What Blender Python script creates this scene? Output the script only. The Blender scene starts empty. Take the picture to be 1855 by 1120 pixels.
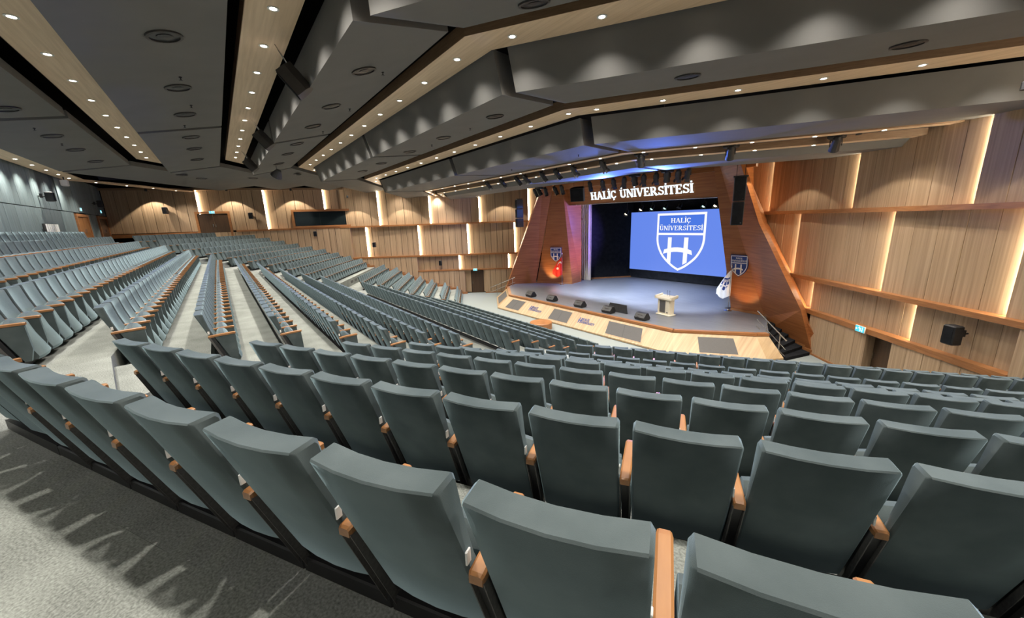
import bpy, bmesh, math, random
from mathutils import Vector, Matrix
random.seed(7)
SC = bpy.context.scene
COL = SC.collection
R = math.radians

# ------------------------------------------------------------------ camera, world, exposure
cam_d = bpy.data.cameras.new('camera')
cam_d.sensor_fit = 'HORIZONTAL'
cam_d.sensor_width = 36.0
cam_d.lens = 36.0 * 683.18 / 1855.0
cam_d.clip_end = 300
cam_d.clip_start = 0.05
cam = bpy.data.objects.new('camera', cam_d)
COL.objects.link(cam)
CAM = Vector((18.774, -42.313, 7.15))
_f = Vector((-0.7772, 0.5871, -0.2266)); _r = Vector((0.6086, 0.7927, -0.0336)); _u = Vector((-0.1599, 0.1640, 0.9734))
M = Matrix((( _r.x, _u.x, -_f.x, CAM.x), (_r.y, _u.y, -_f.y, CAM.y), (_r.z, _u.z, -_f.z, CAM.z), (0, 0, 0, 1)))
cam.matrix_world = M
SC.camera = cam
W = bpy.data.worlds.new('dark_void'); SC.world = W
W.use_nodes = True
W.node_tree.nodes['Background'].inputs[0].default_value = (0.02, 0.02, 0.025, 1)
W.node_tree.nodes['Background'].inputs[1].default_value = 0.2
SC.view_settings.view_transform = 'Standard'
SC.view_settings.look = 'None'
SC.view_settings.exposure = 0.0
SC.view_settings.gamma = 1.0
SC.view_settings.use_curve_mapping = False
E_DOWN = 25.0       # downlight lens glow
P_DOWN = 610.0      # downlight beam, W
E_LED = 55.0        # wall LED strips
E_SPOT = 4600.0      # stage spotlights, W
E_WASH = 170.0       # wall washers, W

# ------------------------------------------------------------------ materials
def srgb(r, g, b):
    f = lambda c: (c / 255 / 12.92) if c / 255 <= 0.04045 else ((c / 255 + 0.055) / 1.055) ** 2.4
    return (f(r), f(g), f(b), 1)

def new_mat(name):
    m = bpy.data.materials.new(name); m.use_nodes = True
    nt = m.node_tree
    return m, nt, nt.nodes['Principled BSDF']

def noise_mat(name, c1, c2, scale=(8, 8, 8), rough=0.7, bump=0.0, detail=4, sheen=0.0, rnd=0.0, metallic=0.0, spread=(0.3, 0.7), spec=0.5, bscale=None):
    m, nt, b = new_mat(name)
    N, L = nt.nodes, nt.links
    tc = N.new('ShaderNodeTexCoord'); mp = N.new('ShaderNodeMapping'); mp.inputs['Scale'].default_value = scale
    L.new(tc.outputs['Object'], mp.inputs[0])
    no = N.new('ShaderNodeTexNoise'); no.inputs['Scale'].default_value = 1.0; no.inputs['Detail'].default_value = detail
    vec = mp.outputs[0]
    if rnd:
        oi = N.new('ShaderNodeObjectInfo'); va = N.new('ShaderNodeVectorMath'); va.operation = 'MULTIPLY_ADD'
        cx = N.new('ShaderNodeCombineXYZ')
        for i in range(3): L.new(oi.outputs['Random'], cx.inputs[i])
        L.new(cx.outputs[0], va.inputs[0]); va.inputs[1].default_value = (57, 91, 33); L.new(mp.outputs[0], va.inputs[2]); vec = va.outputs[0]
    L.new(vec, no.inputs['Vector'])
    rp = N.new('ShaderNodeValToRGB'); rp.color_ramp.elements[0].position = spread[0]; rp.color_ramp.elements[1].position = spread[1]
    rp.color_ramp.elements[0].color = c1; rp.color_ramp.elements[1].color = c2
    L.new(no.outputs['Fac'], rp.inputs[0])
    col = rp.outputs[0]
    if rnd:
        mr = N.new('ShaderNodeMapRange'); mr.inputs['To Min'].default_value = 1 - rnd; mr.inputs['To Max'].default_value = 1 + rnd
        L.new(oi.outputs['Random'], mr.inputs[0])
        mx = N.new('ShaderNodeVectorMath'); mx.operation = 'SCALE'; L.new(col, mx.inputs[0]); L.new(mr.outputs[0], mx.inputs['Scale']); col = mx.outputs[0]
    L.new(col, b.inputs['Base Color'])
    b.inputs['Roughness'].default_value = rough
    b.inputs['Metallic'].default_value = metallic
    b.inputs['Specular IOR Level'].default_value = spec
    if sheen:
        b.inputs['Sheen Weight'].default_value = sheen; b.inputs['Sheen Roughness'].default_value = 0.4; b.inputs['Sheen Tint'].default_value = (0.65, 0.9, 1.0, 1)
    if bump:
        bp = N.new('ShaderNodeBump'); bp.inputs['Strength'].default_value = bump; bp.inputs['Distance'].default_value = 0.01
        if bscale:
            n2 = N.new('ShaderNodeTexNoise'); n2.inputs['Scale'].default_value = bscale; L.new(tc.outputs['Object'], n2.inputs['Vector']); L.new(n2.outputs['Fac'], bp.inputs['Height'])
        else:
            L.new(no.outputs['Fac'], bp.inputs['Height'])
        L.new(bp.outputs[0], b.inputs['Normal'])
    return m

def emit_mat(name, col, strength):
    m, nt, b = new_mat(name)
    b.inputs['Base Color'].default_value = (0.02, 0.02, 0.02, 1)
    b.inputs['Emission Color'].default_value = col
    b.inputs['Emission Strength'].default_value = strength
    return m

M_ = {}
M_['wall_wood'] = noise_mat('oak_wall_veneer', (0.32, 0.21, 0.122, 1), (0.50, 0.355, 0.225, 1), (16, 16, 0.25), 0.5, rnd=0.07, spread=(0.28, 0.72))
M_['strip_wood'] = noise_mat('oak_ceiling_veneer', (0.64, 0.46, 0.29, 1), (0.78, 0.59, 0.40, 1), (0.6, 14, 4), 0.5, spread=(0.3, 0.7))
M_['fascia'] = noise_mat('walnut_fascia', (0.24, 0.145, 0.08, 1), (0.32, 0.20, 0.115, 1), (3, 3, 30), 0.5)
M_['trim'] = noise_mat('brown_wood_trim', (0.26, 0.105, 0.035, 1), (0.38, 0.165, 0.06, 1), (2.5, 2.5, 20), 0.4)
M_['tower'] = noise_mat('cherry_veneer', (0.27, 0.090, 0.026, 1), (0.41, 0.155, 0.05, 1), (0.6, 0.6, 12), 0.38, spread=(0.3, 0.7))
M_['armwood'] = noise_mat('beech_armrest', (0.27, 0.118, 0.040, 1), (0.35, 0.165, 0.060, 1), (20, 3, 20), 0.35)
M_['apron'] = noise_mat('pale_ash_veneer', (0.36, 0.24, 0.128, 1), (0.50, 0.355, 0.205, 1), (9, 0.4, 0.4), 0.45, spread=(0.3, 0.7))
M_['fabric'] = noise_mat('grey_green_velour', (0.053, 0.069, 0.071, 1), (0.092, 0.113, 0.116, 1), (4, 4, 4), 0.85, bump=0.12, sheen=0.5, rnd=0.05, spec=0.2, bscale=420)
M_['black'] = noise_mat('black_metal', (0.012, 0.012, 0.013, 1), (0.022, 0.022, 0.024, 1), (6, 6, 6), 0.45)
M_['blackmatt'] = noise_mat('black_cloth', (0.010, 0.011, 0.013, 1), (0.018, 0.019, 0.022, 1), (3, 3, 3), 0.95, spec=0.1)
M_['void'] = noise_mat('dark_soffit_void', (0.006, 0.006, 0.006, 1), (0.010, 0.010, 0.010, 1), (1, 1, 1), 0.95, spec=0.05)
M_['grille'] = noise_mat('speaker_grille_cloth', (0.075, 0.072, 0.07, 1), (0.115, 0.11, 0.108, 1), (60, 60, 60), 0.8)
M_['ceil'] = noise_mat('warm_grey_ceiling_paint', (0.150, 0.147, 0.140, 1), (0.165, 0.162, 0.154, 1), (1.2, 1.2, 1.2), 0.8, spec=0.2)
M_['rear'] = noise_mat('blue_grey_panel', (0.14, 0.185, 0.19, 1), (0.19, 0.24, 0.245, 1), (10, 10, 0.5), 0.75, rnd=0.08, spec=0.2)
M_['diffuser'] = noise_mat('dark_bronze_diffuser', (0.035, 0.032, 0.03, 1), (0.05, 0.046, 0.043, 1), (4, 4, 4), 0.6)
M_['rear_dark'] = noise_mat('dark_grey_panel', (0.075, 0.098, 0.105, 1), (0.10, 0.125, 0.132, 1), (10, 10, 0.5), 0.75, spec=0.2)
M_['stagefloor'] = noise_mat('blue_grey_stage_vinyl', (0.14, 0.15, 0.17, 1), (0.18, 0.19, 0.21, 1), (0.7, 6, 1), 0.42)
M_['front_floor'] = noise_mat('pale_grey_carpet', (0.235, 0.265, 0.26, 1), (0.29, 0.32, 0.312, 1), (30, 30, 30), 0.95, spec=0.1)
M_['white'] = noise_mat('white_plastic', (0.72, 0.72, 0.70, 1), (0.8, 0.8, 0.78, 1), (4, 4, 4), 0.4)
M_['cream'] = noise_mat('cream_lacquer', (0.74, 0.68, 0.54, 1), (0.82, 0.76, 0.62, 1), (3, 3, 3), 0.3)
M_['curtain'] = noise_mat('beige_curtain', (0.50, 0.43, 0.33, 1), (0.62, 0.54, 0.42, 1), (9, 9, 0.6), 0.9, spec=0.1)
M_['steel'] = noise_mat('brushed_steel', (0.62, 0.62, 0.60, 1), (0.75, 0.75, 0.73, 1), (4, 4, 40), 0.25, metallic=1.0)
M_['navy'] = noise_mat('navy_enamel', (0.012, 0.04, 0.20, 1), (0.016, 0.05, 0.24, 1), (3, 3, 3), 0.35)
M_['doorwood'] = noise_mat('orange_door_veneer', (0.22, 0.085, 0.022, 1), (0.30, 0.125, 0.036, 1), (10, 10, 0.5), 0.45)
M_['doordark'] = noise_mat('dark_walnut_door', (0.055, 0.028, 0.014, 1), (0.085, 0.045, 0.022, 1), (14, 14, 0.6), 0.5)
M_['red'] = noise_mat('red_flag_cloth', (0.62, 0.015, 0.012, 1), (0.74, 0.03, 0.02, 1), (6, 6, 6), 0.8)
M_['flagwhite'] = noise_mat('white_flag_cloth', (0.78, 0.78, 0.76, 1), (0.86, 0.86, 0.84, 1), (6, 6, 6), 0.8)
M_['glass'], _nt, _b = new_mat('control_room_glass')
_b.inputs['Base Color'].default_value = (0.012, 0.018, 0.020, 1); _b.inputs['Roughness'].default_value = 0.08
M_['downlight'] = emit_mat('downlight_lens', (1.0, 0.90, 0.74, 1), E_DOWN)
M_['led'] = emit_mat('warm_led_tape', (1.0, 0.86, 0.64, 1), E_LED)
M_['sign_white'] = emit_mat('lit_sign_letters', (0.62, 0.85, 1.0, 1), 2.2)
M_['lens'] = emit_mat('stage_lamp_lens', (1.0, 0.86, 0.62, 1), 6.0)
M_['lens_cool'] = emit_mat('stage_lamp_lens_cool', (0.55, 0.9, 0.85, 1), 2.0)
M_['exit'] = emit_mat('exit_sign_face', (0.05, 0.62, 0.80, 1), 1.2)
M_['exit_fig'] = emit_mat('exit_sign_figure', (0.85, 1.0, 1.0, 1), 1.6)
M_['scr'] = emit_mat('screen_blue', srgb(104, 140, 240), 0.95)
M_['scr_dark'] = emit_mat('screen_shield_blue', srgb(74, 122, 232), 0.95)
M_['scr_white'] = emit_mat('screen_white', (1, 1, 1, 1), 1.0)

# carpet on the tiers: light pile with a dark band behind the seats, tapered light motifs running into it (UV: metres along, metres across)
def carpet():
    m, nt, b = new_mat('tier_carpet'); N, L = nt.nodes, nt.links
    uv = N.new('ShaderNodeUVMap'); sp = N.new('ShaderNodeSeparateXYZ'); L.new(uv.outputs[0], sp.inputs[0])
    def math_(op, a, bb=None, c=None):
        n = N.new('ShaderNodeMath'); n.operation = op
        for i, x in enumerate((a, bb, c)):
            if x is None: continue
            if isinstance(x, (int, float)): n.inputs[i].default_value = x
            else: L.new(x, n.inputs[i])
        return n.outputs[0]
    u, v = sp.outputs[0], sp.outputs[1]
    # wedge motif: cells 0.27 m long, each with its own length and lean
    cell = math_('MULTIPLY', u, 1 / 0.27)
    lean = math_('MULTIPLY', v, 1.6)
    cell = math_('ADD', cell, lean)
    ci = math_('FLOOR', cell); fr = math_('FRACT', cell)
    wn = N.new('ShaderNodeTexWhiteNoise'); wn.noise_dimensions = '1D'; L.new(ci, wn.inputs['W'])
    ln = math_('MULTIPLY', wn.outputs['Value'], 0.30)             # motif length in m
    dist = math_('ABSOLUTE', math_('SUBTRACT', fr, 0.5))
    reach = math_('SUBTRACT', v, 0.0)
    taper = math_('SUBTRACT', 0.24, math_('DIVIDE', math_('MULTIPLY', reach, 0.16), math_('MAXIMUM', ln, 0.02)))
    wedge = math_('LESS_THAN', dist, taper)
    wedge = math_('MULTIPLY', wedge, math_('LESS_THAN', v, ln))
    nz = N.new('ShaderNodeTexNoise'); nz.inputs['Scale'].default_value = 9; nz.inputs['Detail'].default_value = 3
    L.new(uv.outputs[0], nz.inputs['Vector'])
    edge = math_('ADD', 0.48, math_('MULTIPLY', math_('SUBTRACT', nz.outputs['Fac'], 0.5), 0.05))
    dark = math_('MULTIPLY', math_('LESS_THAN', v, edge), math_('GREATER_THAN', v, -0.001))
    dark = math_('MULTIPLY', dark, math_('SUBTRACT', 1.0, wedge))
    pile = N.new('ShaderNodeTexNoise'); pile.inputs['Scale'].default_value = 75; pile.inputs['Detail'].default_value = 3; L.new(uv.outputs[0], pile.inputs['Vector'])
    blotch = N.new('ShaderNodeTexNoise'); blotch.inputs['Scale'].default_value = 2.0; L.new(uv.outputs[0], blotch.inputs['Vector'])
    k = math_('ADD', math_('MULTIPLY', pile.outputs['Fac'], 1.0), math_('MULTIPLY', blotch.outputs['Fac'], 0.5))
    r1 = N.new('ShaderNodeMapRange'); r1.inputs['From Min'].default_value = 0.45; r1.inputs['From Max'].default_value = 1.05; r1.inputs['To Min'].default_value = 0.45; r1.inputs['To Max'].default_value = 1.35
    L.new(k, r1.inputs[0])
    mx = N.new('ShaderNodeMix'); mx.data_type = 'RGBA'
    L.new(dark, mx.inputs[0]); mx.inputs[6].default_value = (0.285, 0.302, 0.278, 1); mx.inputs[7].default_value = (0.275, 0.29, 0.275, 1)
    sc = N.new('ShaderNodeVectorMath'); sc.operation = 'SCALE'; L.new(mx.outputs[2], sc.inputs[0]); L.new(r1.outputs[0], sc.inputs['Scale'])
    L.new(sc.outputs[0], b.inputs['Base Color']); b.inputs['Roughness'].default_value = 0.95; b.inputs['Specular IOR Level'].default_value = 0.1
    bp = N.new('ShaderNodeBump'); bp.inputs['Strength'].default_value = 0.25; bp.inputs['Distance'].default_value = 0.01; L.new(pile.outputs['Fac'], bp.inputs['Height']); L.new(bp.outputs[0], b.inputs['Normal'])
    return m
M_['carpet'] = carpet()

# ------------------------------------------------------------------ mesh helpers
class MB:
    def __init__(self): self.v, self.f, self.m = [], [], []
    def add(self, vs, fs, mi=0, mat=None):
        o = len(self.v)
        for p in vs:
            p = Vector(p)
            self.v.append(tuple(mat @ p if mat is not None else p))
        for f in fs: self.f.append(tuple(i + o for i in f)); self.m.append(mi)
        return self
    def box(self, c, s, mi=0, mat=None):
        x, y, z = s[0] / 2, s[1] / 2, s[2] / 2
        vs = [(c[0] + a * x, c[1] + b * y, c[2] + d * z) for d in (-1, 1) for b in (-1, 1) for a in (-1, 1)]
        return self.add(vs, [(0, 2, 3, 1), (4, 5, 7, 6), (0, 1, 5, 4), (2, 6, 7, 3), (0, 4, 6, 2), (1, 3, 7, 5)], mi, mat)
    def cham(self, c, s, b, mi=0, mat=None):
        """box with its vertical-plan corners chamfered and a bevelled top and bottom"""
        x, y, z = s[0] / 2, s[1] / 2, s[2] / 2
        def ring(xx, yy, zz): return [(c[0] + px, c[1] + py, c[2] + zz) for px, py in ((-xx + b, -yy), (xx - b, -yy), (xx, -yy + b), (xx, yy - b), (xx - b, yy), (-xx + b, yy), (-xx, yy - b), (-xx, -yy + b))]
        rs = [ring(x - b, y - b, -z), ring(x, y, -z + b), ring(x, y, z - b), ring(x - b, y - b, z)]
        return self.loft(rs, mi, mat)
    def loft(self, rings, mi=0, mat=None, cap=True, close=True):
        n = len(rings[0]); vs = [p for r in rings for p in r]; fs = []
        for k in range(len(rings) - 1):
            for i in range(n if close else n - 1):
                j = (i + 1) % n
                fs.append((k * n + i, k * n + j, (k + 1) * n + j, (k + 1) * n + i))
        if cap:
            fs.append(tuple(reversed(range(n)))); fs.append(tuple((len(rings) - 1) * n + i for i in range(n)))
        return self.add(vs, fs, mi, mat)
    def prism(self, poly, a, b, mi=0, mat=None):
        """polygon given as 3D points, swept from offset a to offset b"""
        a, b = Vector(a), Vector(b)
        return self.loft([[tuple(Vector(p) + a) for p in poly], [tuple(Vector(p) + b) for p in poly]], mi, mat)
    def tube(self, p, q, r, n=8, mi=0, r2=None):
        p, q = Vector(p), Vector(q); d = (q - p)
        if d.length < 1e-6: return self
        z = d.normalized(); x = z.orthogonal().normalized(); y = z.cross(x); r2 = r if r2 is None else r2
        rg = lambda c, rr: [tuple(c + x * rr * math.cos(t * 2 * math.pi / n) + y * rr * math.sin(t * 2 * math.pi / n)) for t in range(n)]
        return self.loft([rg(p, r), rg(q, r2)], mi)
    def lathe(self, c, prof, n=16, mi=0, axis=(0, 0, 1), cap=True):
        z = Vector(axis).normalized(); x = z.orthogonal().normalized(); y = z.cross(x); c = Vector(c)
        rs = [[tuple(c + z * h + (x * math.cos(t * 2 * math.pi / n) + y * math.sin(t * 2 * math.pi / n)) * r) for t in range(n)] for r, h in prof]
        return self.loft(rs, mi, None, cap)
    def mesh(self, name, mats, smooth=False):
        me = bpy.data.meshes.new(name); me.from_pydata(self.v, [], self.f)
        for m in (mats if isinstance(mats, (list, tuple)) else [mats]): me.materials.append(m)
        if any(self.m): me.polygons.foreach_set('material_index', self.m)
        bm = bmesh.new(); bm.from_mesh(me); bmesh.ops.recalc_face_normals(bm, faces=bm.faces); bm.to_mesh(me); bm.free()
        if smooth:
            me.polygons.foreach_set('use_smooth', [True] * len(me.polygons))
            me.set_sharp_from_angle(angle=R(38))
        me.update()
        return me
    def build(self, name, mats, parent=None, smooth=False):
        return link(name, self.mesh(name, mats, smooth), parent)

def link(name, me, parent=None, mat=None):
    o = bpy.data.objects.new(name, me); COL.objects.link(o)
    if parent is not None: o.parent = parent
    if mat is not None: o.matrix_local = mat
    return o
def empty(name, loc=(0, 0, 0), rz=0.0, mat=None):
    o = bpy.data.objects.new(name, None); COL.objects.link(o); o.empty_display_size = 0.2
    if mat is not None: o.matrix_world = mat
    else: o.location = loc; o.rotation_euler = (0, 0, rz)
    return o
def tag(o, label, cat, group=None, kind=None):
    o['label'] = label; o['category'] = cat
    if group: o['group'] = group
    if kind: o['kind'] = kind
    return o
def structure(o): o['kind'] = 'structure'; return o
ONES = ['zeroth', 'first', 'second', 'third', 'fourth', 'fifth', 'sixth', 'seventh', 'eighth', 'ninth', 'tenth', 'eleventh', 'twelfth', 'thirteenth', 'fourteenth', 'fifteenth', 'sixteenth', 'seventeenth', 'eighteenth', 'nineteenth']
def nth(n):
    if n < 20: return ONES[n]
    t = {2: 'twent', 3: 'thirt', 4: 'fort', 5: 'fift'}[n // 10]
    return t + 'ieth' if n % 10 == 0 else t + 'y-' + ONES[n % 10]
def frame(o, x, y, z):
    x, y, z = Vector(x), Vector(y), Vector(z)
    return Matrix(((x.x, y.x, z.x, o[0]), (x.y, y.y, z.y, o[1]), (x.z, y.z, z.z, o[2]), (0, 0, 0, 1)))
_inv = M.inverted()
def pix(p):
    """where the camera sees a world point (used only to choose which seats are near and in view)"""
    q = _inv @ Vector(p)
    if q.z > -0.3: return None
    return 927.5 + 683.18 * q.x / -q.z, 560 - 683.18 * q.y / -q.z, -q.z

# ------------------------------------------------------------------ room geometry (metres; stage to +Y, house centre line x = 0)
BLOCK = {'far': (R(-31.667), 0.00185), 'mid': (0.0, 0.0003), 'right': (R(34.475), 0.0072)}
ROWS = list(range(-2, 16))
D_ = {k: 45.056 - 1.096 * (k - 1) for k in range(-2, 9)}
D_.update({9: 35.03, 10: 33.87, 11: 32.72, 12: 31.60, 13: 30.47, 14: 29.22, 15: 28.07})
ZT = {1: 6.427, 2: 6.107, 3: 5.783, 4: 5.463, 5: 5.144, 6: 4.741, 7: 4.359, 8: 4.054, 9: 3.459, 10: 3.103, 11: 2.567, 12: 2.193, 13: 1.855, 14: 1.496, 15: 1.0}
for k in (0, -1, -2): ZT[k] = ZT[1] + 0.32 * (1 - k)
ZF = {k: ZT[k] - 1.0 for k in ROWS}
def curve(b, D, s):
    be, kap = BLOCK[b]
    if b == 'right' and D > 44.6: kap = 0.0080
    n = Vector((math.sin(be), -math.cos(be))); t = Vector((math.cos(be), math.sin(be)))
    p = n * D + t * s - n * (kap * s * s / 2)
    return p.x, p.y, be + math.atan(kap * s)

class Wall:
    def __init__(self, p, h, inward):
        h = R(h); self.p = Vector((p[0], p[1], 0)); self.d = Vector((-math.sin(h), math.cos(h), 0)); self.n = Vector((inward[0], inward[1], 0)).normalized()
        n = Vector((self.d.y, -self.d.x, 0)); self.n = n if n.dot(self.n) > 0 else -n
    def at(self, s, z, off=0.0): return self.p + self.d * s + self.n * off + Vector((0, 0, z))
    def dist(self, x, y): return (Vector((x, y, 0)) - self.p).dot(self.n)
    def hit(self, o, t):
        den = t[0] * self.n.x + t[1] * self.n.y
        return -self.dist(o[0], o[1]) / den if abs(den) > 1e-6 else 1e9
WL = Wall((-13.6, -20.5), 142, (1, -0.5))       # far side wall, stage half
WK = Wall((-21.9, -29.2), 164, (1, -0.2))       # far side wall, rear half
WR = Wall((14.36, -19.5), 48, (-1, -1))         # near side wall
REAR_Y = -49.6

# ------------------------------------------------------------------ floor: tiers, cross aisle, front floor
SF = {1: -12.58, 2: -12.18, 3: -11.58, 4: -11.06, 5: -10.49, 6: -9.89, 7: -9.60, 8: -9.16}       # far end of the middle rows
SN = {1: 10.95, 2: 10.75, 3: 10.64, 4: 10.05, 5: 10.01, 6: 10.07, 7: 9.75, 8: 9.57}             # near end of the middle rows
FN = {1: 11.67, 2: 11.35, 3: 11.11, 4: 10.85, 5: 10.49, 6: 10.23, 7: 10.19, 8: 9.81, 9: 9.15, 10: 8.82, 11: 8.50, 12: 8.18, 13: 7.87, 14: 7.52, 15: 7.19}
RL = {1: -13.94, 2: -13.50, 3: -13.07, 4: -12.64, 5: -12.21, 6: -11.8, 7: -11.4, 8: -11.05}
for k in range(9, 16):
    SF[k] = -9.16 + (D_[8] - D_[k]) * 0.27; SN[k] = 9.45 - (D_[8] - D_[k]) * 0.27; RL[k] = -11.0 + (D_[8] - D_[k]) * 0.38
for k in (0, -1, -2):
    SF[k] = -12.58 - 0.3 * (1 - k); SN[k] = 10.95 + 0.25 * (1 - k); FN[k] = 11.67 + 0.3 * (1 - k); RL[k] = -13.94 - 0.43 * (1 - k)

def far_end(D):      # s on the far block where it stops short of the side wall
    s = 11.0
    while s > -6:
        x, y, _ = curve('far', D, s)
        if min(WL.dist(x, y), WK.dist(x, y)) < 0.02: break
        s -= 0.1
    return s
def right_end(D):
    s = -11.0
    while s < 16:
        x, y, _ = curve('right', D, s)
        if WR.dist(x, y) < 0.02: break
        s += 0.1
    return s
def poly_at(k, D):
    """sample points along a tier at radius D: far wall ... far block | aisle | middle | aisle | right block ... near wall"""
    pts = []
    fe, re_ = far_end(D), right_end(D)
    n = 6
    for i in range(n + 1): pts.append(curve('far', D, fe + (FN[k] + 0.12 - fe) * i / n)[:2])
    for i in range(n + 1): pts.append(curve('mid', D, SF[k] - 0.12 + (SN[k] - SF[k] + 0.24) * i / n)[:2])
    if k <= 0: pts.append(curve('mid', D, SN[k] + 1.0)[:2])       # behind the nearest row the right block is a flat landing
    else:
        for i in range(13): pts.append(curve('right', D, RL[k] - 0.12 + (re_ - RL[k] + 0.12) * i / 12)[:2])
    return pts

EDGE = lambda k: -0.11       # where the tier edge lies behind row k
floor = MB()
floor.box((0, -36, -0.3), (100, 84, 0.2))
floor_o = structure(floor.build('floor', M_['void']))
def carpet_piece(name, rear, front, z, zlow, v0=0.0, parent=None):
    """one tier: top surface with metre UVs, the riser below its front edge and its underside edge"""
    vs, fs, uvs = [], [], []
    u = 0
    n = len(rear)
    us = [0]
    for i in range(1, n): us.append(us[-1] + math.dist(front[i], front[i - 1]))
    for i in range(n):
        vs += [(rear[i][0], rear[i][1], z), (front[i][0], front[i][1], z), (front[i][0], front[i][1], zlow)]
    for i in range(n - 1):
        a, b = 3 * i, 3 * (i + 1)
        w = math.dist(rear[i], front[i])
        fs.append((a, a + 1, b + 1, b)); uvs += [(us[i], v0), (us[i], v0 + w), (us[i + 1], v0 + w), (us[i + 1], v0)]
        fs.append((a + 1, a + 2, b + 2, b + 1)); uvs += [(us[i], 3.0), (us[i], 3.3), (us[i + 1], 3.3), (us[i + 1], 3.0)]
    me = bpy.data.meshes.new(name); me.from_pydata(vs, [], fs); me.materials.append(M_['carpet'])
    l = me.uv_layers.new(name='UVMap')
    for i, c in enumerate(uvs): l.data[i].uv = c
    me.update()
    return link(name, me, parent)
for k in ROWS:
    rear_D = D_[k] + EDGE(k)
    front_D = D_[k + 1] + EDGE(k + 1) if k < 15 and k != 8 else D_[k] - 1.06
    if k == -2: rear_D = D_[k] + 1.4
    zlow = ZF[k + 1] if k < 15 and k != 8 else (ZF[9] if k == 8 else 0.0)
    if k == 15: continue
    rr_, ff_ = poly_at(k, rear_D), poly_at(k, front_D)
    if k <= 0:
        for a_, b_, c_ in ((rr_[-1], ff_[-1], ZF[k]),):
            sk = MB(); sk.prism([(a_[0] - 0.05, a_[1], 5.3), (b_[0] - 0.05, b_[1], 5.3), (b_[0], b_[1], 5.3), (a_[0], a_[1], 5.3)], (0, 0, 0), (0, 0, c_ - 5.31)); sk.build('tier_side', M_['front_floor'], floor_o)
    if k == -2:
        rr_ = [(x, max(y, REAR_Y - 0.3)) for x, y in rr_]
        lr, lf = [], []
        for i in range(15):
            s_ = RL[1] - 1.6 + (right_end(D_[1]) - RL[1] + 1.6) * i / 14
            lr.append(curve('right', 56.0, s_)[:2]); lf.append(curve('right', D_[1] + EDGE(1), s_)[:2])
        carpet_piece('landing', lr, lf, ZF[1], ZF[1] - 0.01, v0=-(56.0 - D_[1] - EDGE(1)), parent=floor_o)
    carpet_piece('tier', rr_, ff_, ZF[k], zlow - 0.02, parent=floor_o)
carpet_piece('cross_aisle', poly_at(8, D_[8] - 1.06), poly_at(9, D_[9] + EDGE(9)), ZF[9] + 0.005, ZF[9] - 0.05, v0=3.5, parent=floor_o)
ff = MB(); ff.box((0, -20, -0.05), (60, 34, 0.1)); ff.build('front_floor', M_['front_floor'], floor_o)
# aisle steps: a half-height tread in front of every tier edge on both aisles
step_mb = {}
for k in ROWS:
    if k >= 15: continue
    nxt = ZF[k + 1]
    if ZF[k] - nxt < 0.2: continue
    for (b0, s0, b1, s1) in (('far', FN[k] + 0.12, 'mid', SF[k] - 0.12), ('mid', SN[k] + 0.12, 'right', RL[k] - 0.12))[:1 if k <= 0 else 2]:
        Df = (D_[k + 1] + EDGE(k + 1)) if k != 8 else D_[k] - 1.06
        a0, a1 = curve(b0, Df, s0), curve(b1, Df, s1)
        c0, c1 = curve(b0, Df - 0.34, s0), curve(b1, Df - 0.34, s1)
        m = MB(); poly = [(a0[0], a0[1], nxt), (a1[0], a1[1], nxt), (c1[0], c1[1], nxt), (c0[0], c0[1], nxt)]
        m.prism(poly, (0, 0, 0), (0, 0, (ZF[k] - nxt) / 2))
        me = m.mesh('aisle_step', M_['carpet']); l = me.uv_layers.new(name='UVMap')
        for i, lp in enumerate(me.loops):
            p = me.vertices[lp.vertex_index].co; l.data[i].uv = (p.x, 4 + p.y)
        link('aisle_step', me, floor_o)
vent = MB()
for i in range(3):
    x, y, a = curve('far', D_[8] - 1.055, 4.0 + i * 1.1)
    vent.box((0, 0, 0), (0.7, 0.02, 0.22), 0, Matrix.Translation((x, y, ZF[8] - 0.3)) @ Matrix.Rotation(a, 4, 'Z'))
vent.build('riser_vent', M_['grille'], floor_o)
disc = MB(); disc.lathe((0.25, -25.9, 0), [(0.75, 0.0), (0.75, 0.42), (0.72, 0.45), (0.3, 0.46)], 28)
tag(disc.build('round_table', M_['trim'], None, True), 'low round orange wooden drum on the floor before the stage apron', 'drum')

# ------------------------------------------------------------------ seats
PW, PITCH = 0.49, 0.56
PROF = [(0.000, 0.993), (0.005, 1.000), (0.100, 1.002), (0.112, 0.990), (0.128, 0.90), (0.152, 0.78), (0.190, 0.64), (0.250, 0.50), (0.335, 0.38), (0.385, 0.30), (0.395, 0.20), (0.365, 0.175), (0.305, 0.175), (0.285, 0.20), (0.176, 0.50), (0.085, 0.75)]
def backrest_mb(st):
    m = MB(); rings = []
    cy = sum(p[0] for p in PROF) / len(PROF); cz = sum(p[1] for p in PROF) / len(PROF)
    for x, shrink in st:
        bow = -0.022 * (1 - (x / (PW / 2)) ** 2)
        ring = []
        for y, z in PROF:
            yy = y + (0.012 if y < (cy + (cz - z) * 0.45) else -0.012) * shrink; zz = z + (-0.012 if z > 0.9 else (0.012 if z < 0.25 else 0)) * shrink
            ring.append((x, yy + bow, zz - 0.006 * (1 - (x / (PW / 2)) ** 2)))
        rings.append(ring)
    return m.loft(rings)
h = PW / 2
ME_BACK = backrest_mb([(-h, 1), (-h + 0.012, 0), (-0.12, 0), (0, 0), (0.12, 0), (h - 0.012, 0), (h, 1)]).mesh('backrest', M_['fabric'], True)
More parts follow.
